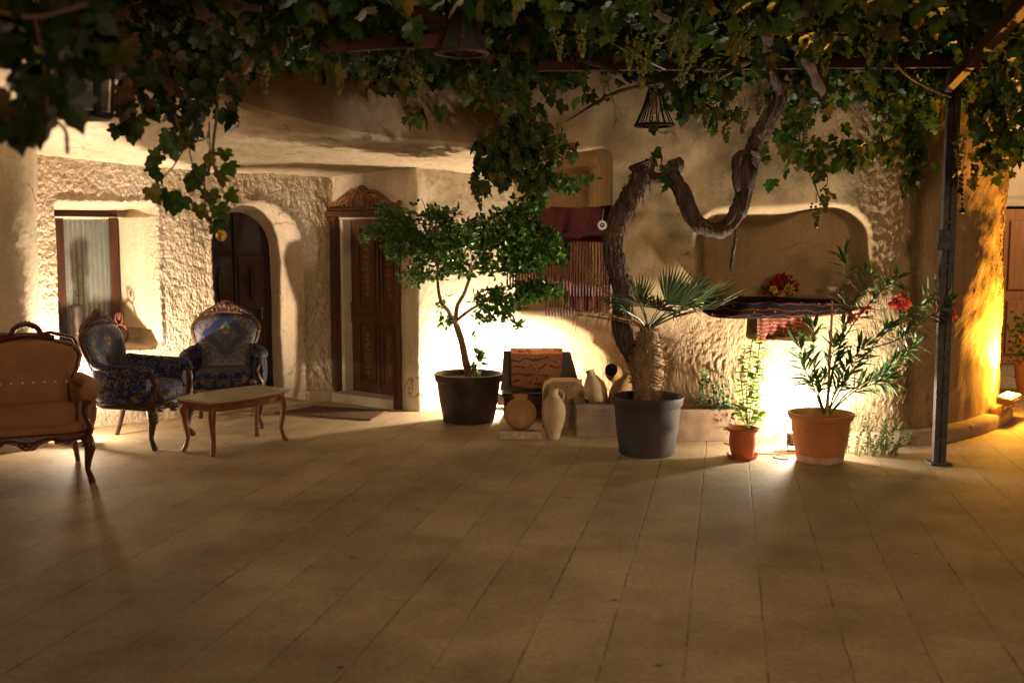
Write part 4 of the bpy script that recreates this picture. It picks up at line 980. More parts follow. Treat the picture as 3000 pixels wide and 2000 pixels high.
# grape bunches (shared meshes)
bm_ = []
for v in range(3):
    mb = MB(); n = 46
    for k in range(n):
        t = random.random()**.8; r = .038*(1-t)+.006; an = random.uniform(0, 6.28); mb.ball((r*math.cos(an)*random.uniform(.5, 1), r*math.sin(an)*random.uniform(.5, 1), -.02-.17*t), .0095, 6, 4)
    mb.tube([(0, 0, .05), (0, 0, -.02)], .003, 4)
    me = bpy.data.meshes.new('grape_bunch'); me.from_pydata([tuple(p) for p in mb.v], [], mb.f); me.polygons.foreach_set('use_smooth', [True]*len(me.polygons)); me.materials.append(M['grape'])
    a = me.attributes.new('rnd', 'FLOAT', 'POINT'); a.data.foreach_set('value', np.array(mb.c, dtype=np.float32)); bm_.append(me)
for k, (x, y, D) in enumerate([(1880, 60, 6.0), (1900, 90, 6.2), (2010, 50, 6.2), (1720, 40, 6.0), (1690, 70, 6.1), (1560, 60, 6.0), (1580, 100, 6.2), (1450, 70, 6.2), (1470, 110, 6.2), (1280, 60, 6.0), (1330, 40, 6.0), (1860, 230, 7.2), (1875, 460, 7.2), (1900, 420, 7.2), (1630, 210, 7.6), (1710, 240, 7.6), (1665, 245, 7.5),
                                (780, 150, 6.0), (950, 140, 6.0), (1745, 195, 7.3), (2080, 380, 6.9), (2330, 200, 6.2), (1500, 190, 7.4), (1100, 430, 8.1), (1280, 300, 8.0), (600, 110, 5.9), (1640, 130, 7.0), (1545, 60, 6.3), (2200, 300, 6.5)]):
    o = bpy.data.objects.new('grape_bunch', bm_[k % 3]); COL.objects.link(o); o.parent = P0; o.location = at(x, y, D)-Vector(P0.location); s_ = random.uniform(.85, 1.35); o.scale = (s_, s_, s_); o.rotation_euler = (random.uniform(-.15, .15), random.uniform(-.15, .15), random.uniform(0, 6))

# left vine curtains
def small_vine(label, loc, blobs, dens, size, mat, stems, autumn=False):
    t = thing('grapevine', label, 'grapevine', loc); p = blob_pts(blobs, dens); n = len(p); nr = RNG.normal(size=(n, 3)); nr[:, 1] -= .7
    leaves_obj('foliage', [scatter_mesh(GRAPE, p, rdir(n, 1.1, .6), nr, RNG.uniform(size*.75, size*1.2, n))], mat, t)
    st = MB()
    for path, r in stems: st.tube(smooth_pts([at(*q_) for q_ in path], 16), r, 6, wob=.1)
    obj('stem', st, M['vinestem'], t); return t
small_vine('leafy grapevine shoots trailing in front of the window wall, upper left', (-2.2, 5.6, 2.9),
  [(300, 60, 5.4, 90, 90, .4), (420, 60, 5.6, 100, 80, .4), (530, 90, 5.6, 60, 80, .3), (330, 180, 5.3, 70, 50, .25, .9), (310, 245, 5.2, 60, 42, .2, .9), (420, 200, 5.4, 70, 75, .25), (430, 280, 5.4, 60, 40, .2, .9), (500, 190, 5.5, 50, 70, .2, .9), (535, 265, 5.4, 22, 32, .1, .8),
   (460, 140, 5.6, 100, 60, .4), (620, 80, 5.8, 60, 60, .3, .8), (280, 290, 5.2, 25, 18, .1, .5)],
  560, .098, M['vineleafautumn'],
  [([(300, 30, 5.6), (360, 150, 5.4), (400, 260, 5.3), (420, 330, 5.3)], .008), ([(480, 60, 5.6), (500, 200, 5.4), (490, 330, 5.35), (478, 400, 5.3)], .007), ([(250, 0, 5.6), (450, 10, 5.6), (600, 20, 5.6)], .02)])
# hand-placed dangling shoots with single leaves
sh = thing('grapevine', 'thin hanging grapevine shoot with sparse leaves above the arched door', 'grapevine', at(480, 330, 5.2))
pl = [(395, 330, .9), (370, 355, .9), (350, 375, .8), (355, 400, .9), (345, 430, 1.0), (385, 440, 1.1), (420, 450, 1.1), (398, 470, .7), (455, 380, 1.0), (475, 350, .9), (500, 390, 1.1), (450, 415, .9), (515, 345, .8), (523, 372, .9), (480, 440, 1.0), (500, 470, 1.0), (520, 440, .9), (500, 500, .7), (455, 470, .9), (470, 500, .8), (520, 490, .6), (435, 395, .8), (495, 520, .5), (390, 300, .9), (365, 330, .8), (475, 320, .8)]
pp = np.array([at(x, y, 5.2+random.uniform(-.1, .1))[:] for x, y, s_ in pl]); n = len(pl); nr = RNG.normal(size=(n, 3))*.5; nr[:, 1] -= 1
leaves_obj('foliage', [scatter_mesh(GRAPE, pp, rdir(n, 1.1, .7), nr, np.array([s_*.105 for _, _, s_ in pl]))], M['vineleaf'], sh)
st = MB()
for path in ([(395, 290, 5.2), (415, 330, 5.2), (425, 345, 5.2)], [(480, 280, 5.2), (482, 350, 5.2), (470, 410, 5.2), (480, 470, 5.2), (500, 515, 5.2)], [(425, 345, 5.2), (440, 330, 5.2), (470, 320, 5.2)], [(420, 345, 5.2), (400, 380, 5.2), (370, 420, 5.2), (400, 455, 5.2)], [(430, 290, 5.2), (436, 350, 5.2), (450, 400, 5.2), (470, 430, 5.2), (470, 500, 5.2)], [(482, 350, 5.2), (515, 350, 5.2)]):
    st.tube(smooth_pts([at(*q_) for q_ in path], 12), .0035, 5)
obj('stem', st, M['vinestem'], sh)
small_vine('blurred grape leaves closest to the camera in the top left corner', (-1.3, 3.0, 2.2),
  [(40, 30, 3.0, 90, 60, .2, 1.6), (160, 40, 3.0, 70, 60, .2, 1.6), (30, 120, 2.9, 60, 40, .15, 1.3), (140, 110, 2.9, 32, 55, .12, 1.0), (125, 200, 2.85, 24, 40, .1, .9), (20, 245, 2.8, 45, 28, .08, 1.6), (95, 270, 2.8, 35, 30, .08, 1.6), (100, 200, 2.85, 50, 40, .1, 1.2), (230, 60, 3.1, 60, 50, .2, 1.2), (60, 160, 3.0, 60, 50, .15, 1.0)],
  480, .115, M['vineleafautumn'],
  [([(-40, 20, 2.9), (80, 40, 2.9), (200, 10, 2.9)], .008), ([(80, 40, 2.9), (100, 150, 2.85), (110, 260, 2.8)], .004), ([(118, 270, 2.8), (150, 300, 2.8), (155, 355, 2.8)], .005)])

# ---------------------------------------------------------------- pergola
pg = thing('pergola', 'rusty steel pergola carrying the vines over the courtyard', 'pergola', (3.1, 7.75, 0))
def beam(name, a, b, w, h, mat, par):
    a, b = Vector(a), Vector(b); d = (b-a); l = d.length; d.normalize(); s_ = d.cross(Vector((0, 0, 1))).normalized(); u = s_.cross(d)
    mb = MB(); vs = [p+s_*sx*w/2+u*sz*h/2 for p in (a, b) for sx, sz in ((-1, -1), (1, -1), (1, 1), (-1, 1))]
    mb.add(vs, [(0, 1, 2, 3), (7, 6, 5, 4), (0, 4, 5, 1), (1, 5, 6, 2), (2, 6, 7, 3), (3, 7, 4, 0)]); return obj(name, mb, mat, par, smooth=False, bevel=.004)
pb = gnd(2143, 1066); pt = at(2172, 180, 7.75)
mb = MB(); fw_ = .048
for dx in (-.026, .026):
    mb.box((pb.x+dx+.045, 7.76, 1.46), (.044, .05, 2.92))
mb.box((pb.x+.045, 7.765, .012), (.16, .14, .02))
for k in range(9): mb.box((pb.x+.045, 7.732, .2+k*.32), (.06, .012, .03))
obj('post', mb, M['greymetal'], pg, smooth=False, bevel=.004)
beam('beam', at(1235, 152, 7.72), at(2300, 143, 7.72), .06, .075, M['rust'], pg)
beam('beam', at(735, 108, 6.25), at(1030, 92, 6.25), .06, .07, M['rust'], pg)
beam('beam', at(915, 8, 6.0), at(1030, 58, 6.22), .05, .05, M['rust'], pg)
beam('rafter', at(2175, 200, 7.7), at(2390, -30, 5.0), .06, .08, M['rust'], pg)
beam('rafter', at(2215, 165, 7.7), at(2300, 60, 6.0), .05, .06, M['rust'], pg)
beam('rafter', at(1740, 72, 7.0), at(1960, 66, 7.0), .05, .05, M['rust'], pg)
mb = MB(); mb.box((pb.x+.0, 7.72, at(2143, 552, 7.72).z), (.085, .06, .15)); obj('switch_box', mb, M['greymetal'], pg, smooth=False, bevel=.006)
wr = MB(); wr.tube(smooth_pts([at(1375, 80, 7.3), at(1420, 108, 7.4), at(1475, 135, 7.5), at(1528, 160, 7.66)], 16), .006, 6); obj('wire', wr, M['cable'], pg)
tag(pg, 'rusty steel pergola carrying the vines over the courtyard', 'pergola')

# ---------------------------------------------------------------- lanterns
def lantern(label, c, H_, Rb, mat, ribs, glassy=True):
    t = thing('lantern', label, 'lantern', c)
    mb = MB(); mb.lathe([(Rb*.30, H_), (Rb*.42, H_*.93), (Rb*.30, H_*.90)], (0, 0, 0), 16); mb.tube([(0, 0, H_), (0, 0, H_+.25)], .004, 6)
    for k in range(ribs):
        an = 2*PI*k/ribs; mb.tube([(Rb*.36*math.cos(an), Rb*.36*math.sin(an), H_*.92), (Rb*.62*math.cos(an), Rb*.62*math.sin(an), H_*.5), (Rb*math.cos(an), Rb*math.sin(an), .02)], .005, 5)
    ring = [(Rb*math.cos(2*PI*k/28), Rb*math.sin(2*PI*k/28), .015) for k in range(29)]; mb.tube(ring, .011, 6)
    ring = [(Rb*.85*math.cos(2*PI*k/28), Rb*.85*math.sin(2*PI*k/28), .01) for k in range(29)]; mb.tube(ring, .006, 6)
    obj('frame', mb, mat, t, world=False)
    if glassy:
        mb = MB(); mb.lathe([(Rb*.33, H_*.9), (Rb*.58, H_*.5), (Rb*.94, .03)], (0, 0, 0), 8, close=False); obj('glass', mb, M['lampglass'], t, world=False, smooth=False)
    mb = MB(); mb.lathe([(.001, H_*.85), (.02, H_*.82), (.018, H_*.6), (.028, H_*.45), (.02, H_*.32), (.001, H_*.30)], (0, 0, 0), 12); obj('bulb', mb, M['bulbglass'], t, world=False)
    return t
gm2, nt2, p2 = nodes('smoky lantern glass'); p2.inputs['Base Color'].default_value = (.045, .06, .06, 1); p2.inputs['Roughness'].default_value = .25; p2.inputs['Alpha'].default_value = .75; M['lampglass'] = gm2
M['bulbglass'] = noisy('unlit bulb', (.30, .20, .14), (.4, .28, .2), 6, .3)
lantern('large unlit glass lantern hanging under the pipe, top centre-left', at(1060, 128, 6.2), .33, px2m(58, 6.2), M['rust'], 8)
lantern('small unlit wire lantern hanging by the vine trunk', at(1503, 293, 7.6), .27, px2m(43, 7.6), M['blackmetal'], 16, False)
lt = thing('lantern', 'large blurred dark lantern among leaves at upper left', 'lantern', at(190, 268, 4.3))
mb = MB(); r_ = px2m(62, 4.3); h_ = px2m(95, 4.3)
for k in range(6):
    an = 2*PI*k/6+.3; mb.tube([(r_*math.cos(an), r_*math.sin(an), 0), (r_*1.1*math.cos(an), r_*1.1*math.sin(an), h_)], .008, 6)
mb.lathe([(r_*1.08, -.01), (r_*1.08, .015), (r_*.2, .016)], (0, 0, 0), 6); mb.lathe([(r_*1.75, h_), (r_*1.7, h_+.012), (r_*.9, h_+.14), (r_*.3, h_+.22), (.01, h_+.24)], (0, 0, 0), 6)
obj('frame', mb, M['blackmetal'], lt, world=False, smooth=False)
mb = MB(); mb.lathe([(r_*.93, .02), (r_*1.03, h_-.005)], (0, 0, 0), 6, close=False); obj('glass', mb, M['lampglass'], lt, world=False, smooth=False)
mb = MB(); mb.lathe([(.001, h_*.95), (.012, h_*.9), (.014, h_*.7), (.022, h_*.55), (.014, h_*.4), (.001, h_*.38)], (0, 0, 0), 10); obj('bulb', mb, M['bulbglass'], lt, world=False)

# beaded charm mobile by the post
ch = thing('bead_mobile', 'strings of dark beads and blue eye charms hanging beside the steel post', 'hanging ornament', at(2285, 330, 7.3))
M['blueglass'] = noisy('dark blue glass', (.01, .015, .06), (.02, .03, .12), 8, .1); M['paleglass'] = noisy('pale blue glass', (.45, .5, .6), (.6, .65, .7), 8, .15)
mb = MB()
for (x, y0, y1) in ((2210, 395, 485), (2232, 360, 430), (2205, 380, 440), (2285, 330, 350)):
    mb.tube([at(x+8, y0-60, 7.3), at(x, y0, 7.3), at(x, y1, 7.3)], .0025, 5)
    y = y0+8
    while y < y1:
        mb.ball(at(x, y, 7.3), .010, 8, 6); y += 11
    mb.ball(at(x, y1, 7.3), (.022, .018, .016), 8, 6)
for (x, y, r0) in ((2278, 330, .042), (2262, 345, .03), (2296, 340, .032), (2240, 385, .022)):
    c = at(x, y, 7.28); bl = MB(); wh = MB(); bl.lathe([(.001, -.005), (r0, -.004), (r0, .006), (.001, .008)], c, 18, Matrix.Rotation(PI/2, 3, 'X')); wh.lathe([(.001, -.006), (r0*.5, -.005), (r0*.5, .009), (.001, .011)], c+Vector((0, -.001, 0)), 14, Matrix.Rotation(PI/2, 3, 'X')); sub('pupil', wh, M['paleglass'], obj('eye_charm', bl, M['blueglass'], ch))
obj('bead_string', mb, M['blackmetal'], ch)

# evil-eye ring next to the trunk
c = at(1383, 517, 8.1); er = thing('eye_disc', 'small round white and dark blue eye disc hung beside the vine trunk', 'ornament', c)
Mr = Matrix.Rotation(PI/2, 3, 'X'); mb = MB(); mb.lathe([(.018, -.006), (.034, -.006), (.037, 0), (.034, .008), (.018, .008)], (0, 0, 0), 28, Mr, False); mb.tube([(0, .002, .035), (.01, .01, .12)], .002, 5); obj('ring', mb, M['white'], er, world=False)
mb = MB(); mb.lathe([(.001, -.004), (.0185, -.003), (.0185, .005), (.001, .007)], (0, 0, 0), 20, Mr); obj('glass_eye', mb, M['blueglass'], er, world=False)
mb = MB(); mb.ball((0, -.009, 0), (.006, .003, .006)); obj('pupil', mb, M['white'], er, world=False)

# ---------------------------------------------------------------- pots
def pot_mb(rt, rb, h, rim=.045, lip=.018, band=0):
    mb = MB(); mb.lathe([(.01, .0), (rb*.96, .0), (rb, .012), (rb+(rt-rb)*.45-.002, h*.45), (rt-.028, h-rim-.01), (rt-.02, h-rim), (rt-.012, h-rim+.006), (rt-.004, h-.02), (rt, h-.014), (rt, h-.003), (rt-.006, h), (rt-.02, h), (rt-.026, h-.01), (rt-.035, h-.08), (.01, h-.085)], (0, 0, 0), 48)
    return mb
def soil_mb(r, z):
    mb = MB(); n, m = 28, 8; vs = [(0, 0, z)]; fs = []
    for j in range(1, m+1):
        for k in range(n): an = 2*PI*k/n; vs.append((r*j/m*math.cos(an), r*j/m*math.sin(an), z+random.uniform(-.008, .010)))
    for k in range(n): fs.append((0, 1+k, 1+(k+1) % n))
    for j in range(m-1):
        for k in range(n): a = 1+j*n; fs.append((a+k, a+n+k, a+n+(k+1) % n, a+(k+1) % n))
    return mb.add(vs, fs)

# citrus tree
CT = thing('potted_tree', 'bushy dark green citrus tree in a large dark brown pot by the carved door', 'potted tree', (-.40, 9.62, 0))
obj('pot', pot_mb(.318, .235, .445, .075), M['potdark'], CT, world=False); obj('soil', soil_mb(.282, .385), M['soil'], CT, world=False)
D0 = 9.6
mb = MB()
def br_(path, r0, r1, n=14): pts = smooth_pts([at(*q_) for q_ in path], n); mb.tube(pts, [r0+(r1-r0)*i/(n-1) for i in range(n)], 8, wob=.06); return pts
br_([(1078, 872, 9.62), (1070, 830, 9.6), (1062, 790, 9.58), (1048, 745, 9.56)], .040, .028)
br_([(1048, 748, 9.56), (1030, 715, 9.5), (1012, 690, 9.45), (1005, 640, 9.4), (1005, 570, 9.35), (1000, 500, 9.4)], .02, .007, 20)
br_([(1046, 745, 9.56), (1050, 705, 9.6), (1068, 670, 9.6), (1085, 620, 9.62), (1110, 560, 9.3), (1160, 490, 8.95)], .022, .007, 20)
br_([(1050, 735, 9.56), (1080, 712, 9.5), (1120, 690, 9.2), (1180, 680, 8.95), (1260, 655, 8.85)], .016, .006, 20)
br_([(1110, 560, 9.3), (1180, 580, 8.95), (1250, 560, 8.85)], .010, .005); br_([(1160, 490, 8.95), (1220, 440, 8.85), (1290, 425, 8.85), (1360, 408, 8.85)], .009, .003)
br_([(1005, 600, 9.4), (960, 570, 9.35), (890, 545, 9.3), (840, 545, 9.3)], .011, .004); br_([(1005, 560, 9.4), (985, 500, 9.4), (968, 455, 9.4)], .008, .003); br_([(950, 570, 9.35), (925, 520, 9.3), (895, 475, 9.3)], .008, .003)
br_([(1078, 850, 9.55), (1095, 810, 9.5), (1100, 770, 9.5)], .006, .003)
obj('trunk', mb, M['citrusbark'], CT)
cb = [(850, 545, 9.3, 26, 18, .12), (885, 540, 9.3, 42, 34, .2), (895, 485, 9.3, 32, 28, .16), (925, 505, 9.3, 28, 30, .15), (935, 570, 9.35, 60, 45, .28), (985, 560, 9.4, 60, 55, .3), (965, 465, 9.4, 16, 18, .08), (990, 490, 9.4, 30, 22, .12), (1025, 505, 9.4, 22, 32, .12), (1050, 485, 9.4, 14, 12, .06),
      (1040, 560, 9.5, 60, 50, .3), (1105, 545, 9.6, 50, 50, .3), (1075, 605, 9.5, 70, 32, .3), (1150, 520, 9.6, 55, 45, .3), (1160, 580, 9.6, 70, 45, .3), (1205, 480, 9.7, 42, 36, .2), (1240, 445, 9.7, 40, 30, .15), (1290, 425, 9.7, 42, 16, .12), (1345, 410, 9.7, 26, 9, .08), (1215, 540, 9.6, 55, 40, .25), (1265, 570, 9.55, 40, 35, .2),
      (1230, 600, 9.5, 60, 26, .2), (1285, 600, 9.5, 20, 20, .1), (955, 635, 9.4, 40, 22, .15), (1010, 625, 9.4, 28, 20, .12), (1015, 690, 9.45, 20, 22, .1), (1000, 660, 9.4, 16, 12, .06), (1025, 735, 9.5, 16, 14, .06), (1120, 690, 9.45, 42, 26, .15), (1180, 680, 9.4, 60, 30, .2), (1245, 665, 9.4, 52, 22, .15), (1290, 645, 9.4, 24, 12, .1), (1150, 725, 9.4, 34, 22, .12), (1185, 745, 9.4, 16, 12, .06), (1110, 730, 9.4, 22, 14, .08),
      (1095, 775, 9.5, 16, 14, .06), (1105, 815, 9.5, 14, 22, .06), (1090, 845, 9.5, 12, 16, .05), (1275, 420, 9.7, 18, 26, .08), (1150, 620, 9.5, 50, 22, .2)]
cb = [(b+(1.9,) if b[0] > 1190 else b) for b in cb]
cb = [((b[0], b[1], 8.85 if b[0] > 1140 else (9.2 if b[0] > 1060 else b[2]))+b[3:]) for b in cb]
p = blob_pts(cb, 9800); keep = fbm(p[:, 0]*9, p[:, 1]*9, p[:, 2]*9, 2) > .0; p = p[keep]; n = len(p)
nr = RNG.normal(size=(n, 3)); nr[:, 2] += .9; nr[:, 1] -= .3
leaves_obj('foliage', [scatter_mesh(OVAL, p, rdir(n, -.1, 1.0), nr, RNG.uniform(.040, .072, n))], M['citrusleaf'], CT)
# palm
PX, PY = 1.06, 8.15
PM = thing('potted_palm', 'small fan palm with shaggy trunk in a big grey pot', 'potted palm', (PX, PY, 0))
obj('pot', pot_mb(.285, .215, .46, .075), M['potgrey'], PM, world=False); obj('soil', soil_mb(.25, .40), M['soil'], PM, world=False)
mb = MB(); mb.lathe([(.07, .36), (.085, .42), (.10, .50), (.125, .60), (.13, .70), (.115, .80), (.085, .90), (.06, .98), (.03, 1.02)], (0, 0, 0), 20)
for k in range(420):
    z = random.uniform(.42, 1.0); an = random.uniform(0, 6.28); r = float(np.interp(z, [.42, .6, .7, .8, .9, 1.0], [.085, .122, .13, .115, .085, .05]))
    a = Vector((r*math.cos(an), r*math.sin(an), z)); o_ = Vector((math.cos(an), math.sin(an), 0)); dn = random.uniform(-.05, .05)
    mb.tube([a-o_*.01, a+o_*.018+Vector((0, 0, dn*.5)), a+o_*random.uniform(.02, .045)+Vector((0, 0, dn))], [.006, .004, .001], 4)
obj('trunk', mb, M['palmfibre'], PM, world=False)
def frond(base, tip_c, up, rad, mat, name='frond', nseg=24, spread=2.5, droop=.1, petiole=True):
    base = Vector(base); tip_c = Vector(tip_c); d = (tip_c-base).normalized(); u = (Vector(up)-d*Vector(up).dot(d)).normalized(); s_ = d.cross(u)
    mb = MB()
    if petiole: mb.tube([base, base.lerp(tip_c, .5)+Vector((0, 0, .02)), tip_c], [.008, .006, .005], 6)
    hub = tip_c
    for k in range(nseg):
        an = -spread/2+spread*k/(nseg-1); dr = d*math.cos(an)+s_*math.sin(an); l = rad*(1-.25*abs(an/(spread/2))**2)*random.uniform(.9, 1.05)
        wv = l*math.tan(spread/nseg/2)*1.15; sv = dr.cross(u).normalized()
        p0 = hub; pm_ = hub+dr*l*.55+u*.012*(-1)**k; pe = hub+dr*l-Vector((0, 0, droop*l*random.uniform(.5, 1.6)))
        mb.add([p0, pm_-sv*wv*.6, pm_+u*-.006, pm_+sv*wv*.6, pe], [(0, 1, 2), (0, 2, 3), (1, 4, 2), (2, 4, 3)], random.random()*.6+.2)
    return obj(name, mb, mat, PM, world=False, smooth=False)
top = (0, 0, .98)
def lp(x, y, D): v = at(x, y, D); return (v.x-PX, v.y-PY, v.z)
frond(top, lp(1478, 705, 7.75), (0, -.35, 1), .33, M['palmleaf'], spread=3.0, nseg=28, droop=.05)
frond(top, lp(1530, 700, 8.2), (0, -1, .15), .36, M['palmleaf'], spread=1.8, nseg=20, droop=-.05)
frond(top, lp(1470, 700, 8.3), (0, -1, .2), .33, M['palmleaf'], spread=1.7, nseg=18, droop=-.02)
frond(top, lp(1590, 700, 8.0), (-.2, -.5, 1), .42, M['palmleaf'], spread=.75, nseg=9, droop=.05)
frond(top, lp(1600, 715, 7.9), (-.2, -.3, 1), .42, M['palmleaf'], spread=.55, nseg=6, droop=-.05)
frond(top, lp(1425, 708, 7.9), (.2, -.4, 1), .30, M['palmleaf'], spread=1.4, nseg=14, droop=.25)
frond(top, lp(1550, 720, 7.9), (0, -.3, 1), .32, M['palmleaf'], spread=1.6, nseg=14, droop=.3)
frond(top, lp(1415, 690, 8.2), (.3, -.6, 1), .36, M['drystraw'], 'dry_frond', spread=.5, nseg=7, droop=-.25)
for x, y, D_, r_, sp_ in ((1560, 705, 8.15, .36, 1.3), (1510, 712, 7.75, .30, 2.0), (1440, 715, 7.85, .26, 1.8), (1570, 690, 8.3, .34, 1.1), (1620, 705, 7.95, .34, .5)):
    frond(top, lp(x, y, D_), (random.uniform(-.3, .3), -.6, .6), r_, M['palmleaf'], spread=sp_, nseg=int(9*sp_), droop=random.uniform(-.05, .15))
for x, y in ((1380, 715), (1400, 725), (1345, 725), (1420, 730)):
    frond(top, lp(x, y, 8.0), (0, -.6, 1), .16, M['drystraw'], 'dry_frond', spread=.5, nseg=4, droop=1.6)

# oleander
OX, OY = 2.335, 7.86
OL = thing('potted_oleander', 'pink-flowering oleander on a stake in a large terracotta pot', 'potted shrub', (OX, OY, 0))
obj('pot', pot_mb(.247, .168, .375, .05), M['terra'], OL, world=False); obj('soil', soil_mb(.212, .30), M['soil'], OL, world=False)
mb = MB(); mb.lathe([(.1725, .010), (.1760, .030), (.1805, .055), (.1825, .062)], (0, 0, 0), 48, close=False); obj('pot_stain', mb, M['limescale'], OL, world=False)
mb = MB(); sk = [at(1900, 955, 7.86), at(1908, 780, 7.84), at(1912, 690, 7.82)]; mb.tube(sk, [.011, .010, .009], 8); M['stake'] = noisy('pale wooden stake', (.40, .26, .13), (.50, .35, .19), 9, .8); obj('stake', mb, M['stake'], OL)
stems = [[(1895, 950), (1880, 900), (1872, 850), (1868, 760)], [(1895, 950), (1905, 880), (1930, 790), (1960, 700), (1990, 640)], [(1900, 950), (1940, 880), (2000, 800), (2060, 740), (2110, 700), (2150, 670)],
         [(1905, 950), (1950, 900), (2010, 865), (2060, 830), (2100, 790)], [(1900, 950), (1930, 870), (1960, 820), (2030, 760)], [(1890, 950), (1870, 890), (1850, 850), (1838, 800)], [(1895, 940), (1915, 850), (1935, 760), (1945, 640), (1940, 590)],
         [(1905, 950), (1960, 900), (2010, 880), (2040, 870)], [(1900, 950), (1920, 900), (1950, 860), (1975, 800)], [(2000, 800), (2060, 780), (2120, 740), (2170, 700)], [(1895, 950), (1880, 905), (1900, 860), (1915, 800)], [(1930, 790), (1970, 730), (2030, 660), (2060, 640)]]
mb = MB(); P_, T_, N2 = [], [], []
for si, stp in enumerate(stems):
    dd_ = random.uniform(-.22, .22); pts = smooth_pts([at(x, y, 7.86+dd_*i/3) for i, (x, y) in enumerate(stp)], 22); mb.tube(pts, [.0065-.004*i/22 for i in range(22)], 6)
    for i in range(7, 22, 1):
        t = (pts[min(i+1, 21)]-pts[i-1]).normalized()
        for k in range(4 if i % 2 else 3):
            an = random.uniform(0, 6.28); side = t.cross(Vector((math.cos(an), math.sin(an), .3))).normalized()
            P_.append(pts[i][:]); T_.append((t*random.uniform(.35, 1.0)+side*.9+Vector((0, 0, -.08)))[:]); N2.append((t*.8-side*.4+Vector((0, -.2, .5)))[:])
    for k in range(5):
        P_.append(pts[-1][:]); an = random.uniform(0, 6.28); T_.append((t+Vector((math.cos(an), math.sin(an), .2))*.5)[:]); N2.append((0, -.5, .7))
obj('stem', mb, M['weedleaf'], OL)
leaves_obj('foliage', [scatter_mesh(LANCE, P_, T_, N2, RNG.uniform(.10, .185, len(P_)))], M['oleanderleaf'], OL)
PETAL = (np.array([(0, 0, 0), (.35, .5, .1), (.3, .9, .0), (0, 1, -.05), (-.3, .9, 0), (-.35, .5, .1)]), np.array([(0, 1, 2), (0, 2, 3), (0, 3, 4), (0, 4, 5)]))
def flower_cluster(name, c, r, n, size, mat, par):
    q_ = RNG.normal(size=(n, 3)); q_ = unit(q_); pos = np.array(c[:])+q_*r*(RNG.random((n, 1))**.5); return leaves_obj(name, [scatter_mesh(PETAL, pos, q_+RNG.normal(size=(n, 3))*.4, RNG.normal(size=(n, 3)), RNG.uniform(size*.7, size*1.2, n))], mat, par)
for x, y, r, n in ((2072, 690, .05, 60), (2055, 700, .03, 34), (2172, 712, .05, 60), (2178, 728, .035, 30), (1960, 725, .03, 30), (1990, 710, .02, 16)):
    flower_cluster('flower', at(x, y, 7.8), r, n, .036, M['petalpink'], OL)
# small white dish on the niche ledge
DC = thing('white_dish', 'small shallow white dish on the right end of the niche ledge', 'dish', at(1912, 668, 8.50))
mb = MB(); mb.lathe([(.002, .0), (.03, .0), (.045, .022), (.05, .03), (.046, .03), (.03, .010), (.002, .006)], (0, 0, 0), 24); obj('dish_bowl', mb, M['white'], DC, world=False)

cbm = MB(); cbm.tube(smooth_pts([(2.16, 8.22, .03), (2.08, 8.12, .006), (2.02, 7.98, .006), (2.08, 7.90, .006), (2.13, 7.97, .008), (2.04, 8.06, .010), (1.94, 8.12, .006), (1.86, 8.30, .006), (1.75, 8.55, .006)], 60), .005, 6)
tag(obj('power_cable', cbm, M['cable']), 'pale electric cable looped on the paving between the two terracotta pots', 'cable')
# small potted plant
SX, SY = 1.775, 7.98
SP = thing('potted_plant', 'young lime-green plant in a small red pot with saucer', 'potted plant', (SX, SY, 0))
mb = pot_mb(.128, .088, .215, .03); mb.v = [(x, y, z+.022) for x, y, z in mb.v]; obj('pot', mb, M['terrared'], SP, world=False)
mb = MB(); mb.lathe([(.01, .0), (.105, .0), (.122, .03), (.126, .034), (.118, .034), (.10, .010), (.01, .010)], (0, 0, 0), 36); obj('saucer', mb, M['terrared'], SP, world=False); obj('soil', soil_mb(.10, .19), M['soil'], SP, world=False)
mb = MB(); P_, T_, N2 = [], [], []
for stp in ([(1718, 985), (1715, 900), (1720, 840), (1730, 770)], [(1720, 985), (1725, 920), (1738, 850), (1745, 790)], [(1718, 985), (1708, 920), (1702, 860), (1712, 800)], [(1722, 985), (1738, 960), (1748, 945)], [(1718, 985), (1716, 930), (1728, 880), (1760, 800)], [(1722, 985), (1735, 930), (1742, 890), (1740, 840)], [(1716, 985), (1702, 950), (1698, 930)]):
    pts = smooth_pts([at(x, y, 7.98+random.uniform(-.03, .03)) for x, y in stp], 18); mb.tube(pts, .004, 5)
    for i in range(4, 18):
        for k in range(3):
            an = random.uniform(0, 6.28); s_ = Vector((math.cos(an), math.sin(an), random.uniform(-.2, .5))); P_.append(pts[i][:]); T_.append(s_[:]); N2.append((-s_.x*.3, -s_.y*.3-.3, 1))
obj('stem', mb, M['limeleaf'], SP); leaves_obj('foliage', [scatter_mesh(OVAL, P_, T_, N2, RNG.uniform(.038, .075, len(P_)))], M['limeleaf'], SP)

# ---------------------------------------------------------------- niche objects
RN = MB(); nx_, nv_ = 60, 14; vs = []; fs = []
top_l = catmull([tuple(at(1635, 700, 8.80)), tuple(at(1700, 679, 8.92)), tuple(at(1800, 672, 8.90)), tuple(at(1905, 667, 8.84)), tuple(at(1945, 667, 8.76))], nx_)
mid_l = catmull([tuple(at(1618, 702, 8.68)), tuple(at(1700, 700, 8.60)), tuple(at(1800, 697, 8.50)), tuple(at(1905, 693, 8.42)), tuple(at(1962, 688, 8.38))], nx_)
low_l = catmull([tuple(at(1612, 716, 8.68)), tuple(at(1650, 729, 8.63)), tuple(at(1800, 731, 8.49)), tuple(at(1905, 724, 8.42)), tuple(at(1968, 712, 8.38))], nx_)
mid_l[:, 2] = 1.185; top_l[:, 2] = 1.19; low_l[:, 1] = mid_l[:, 1]-.025; mid_l[:, 1] -= .02
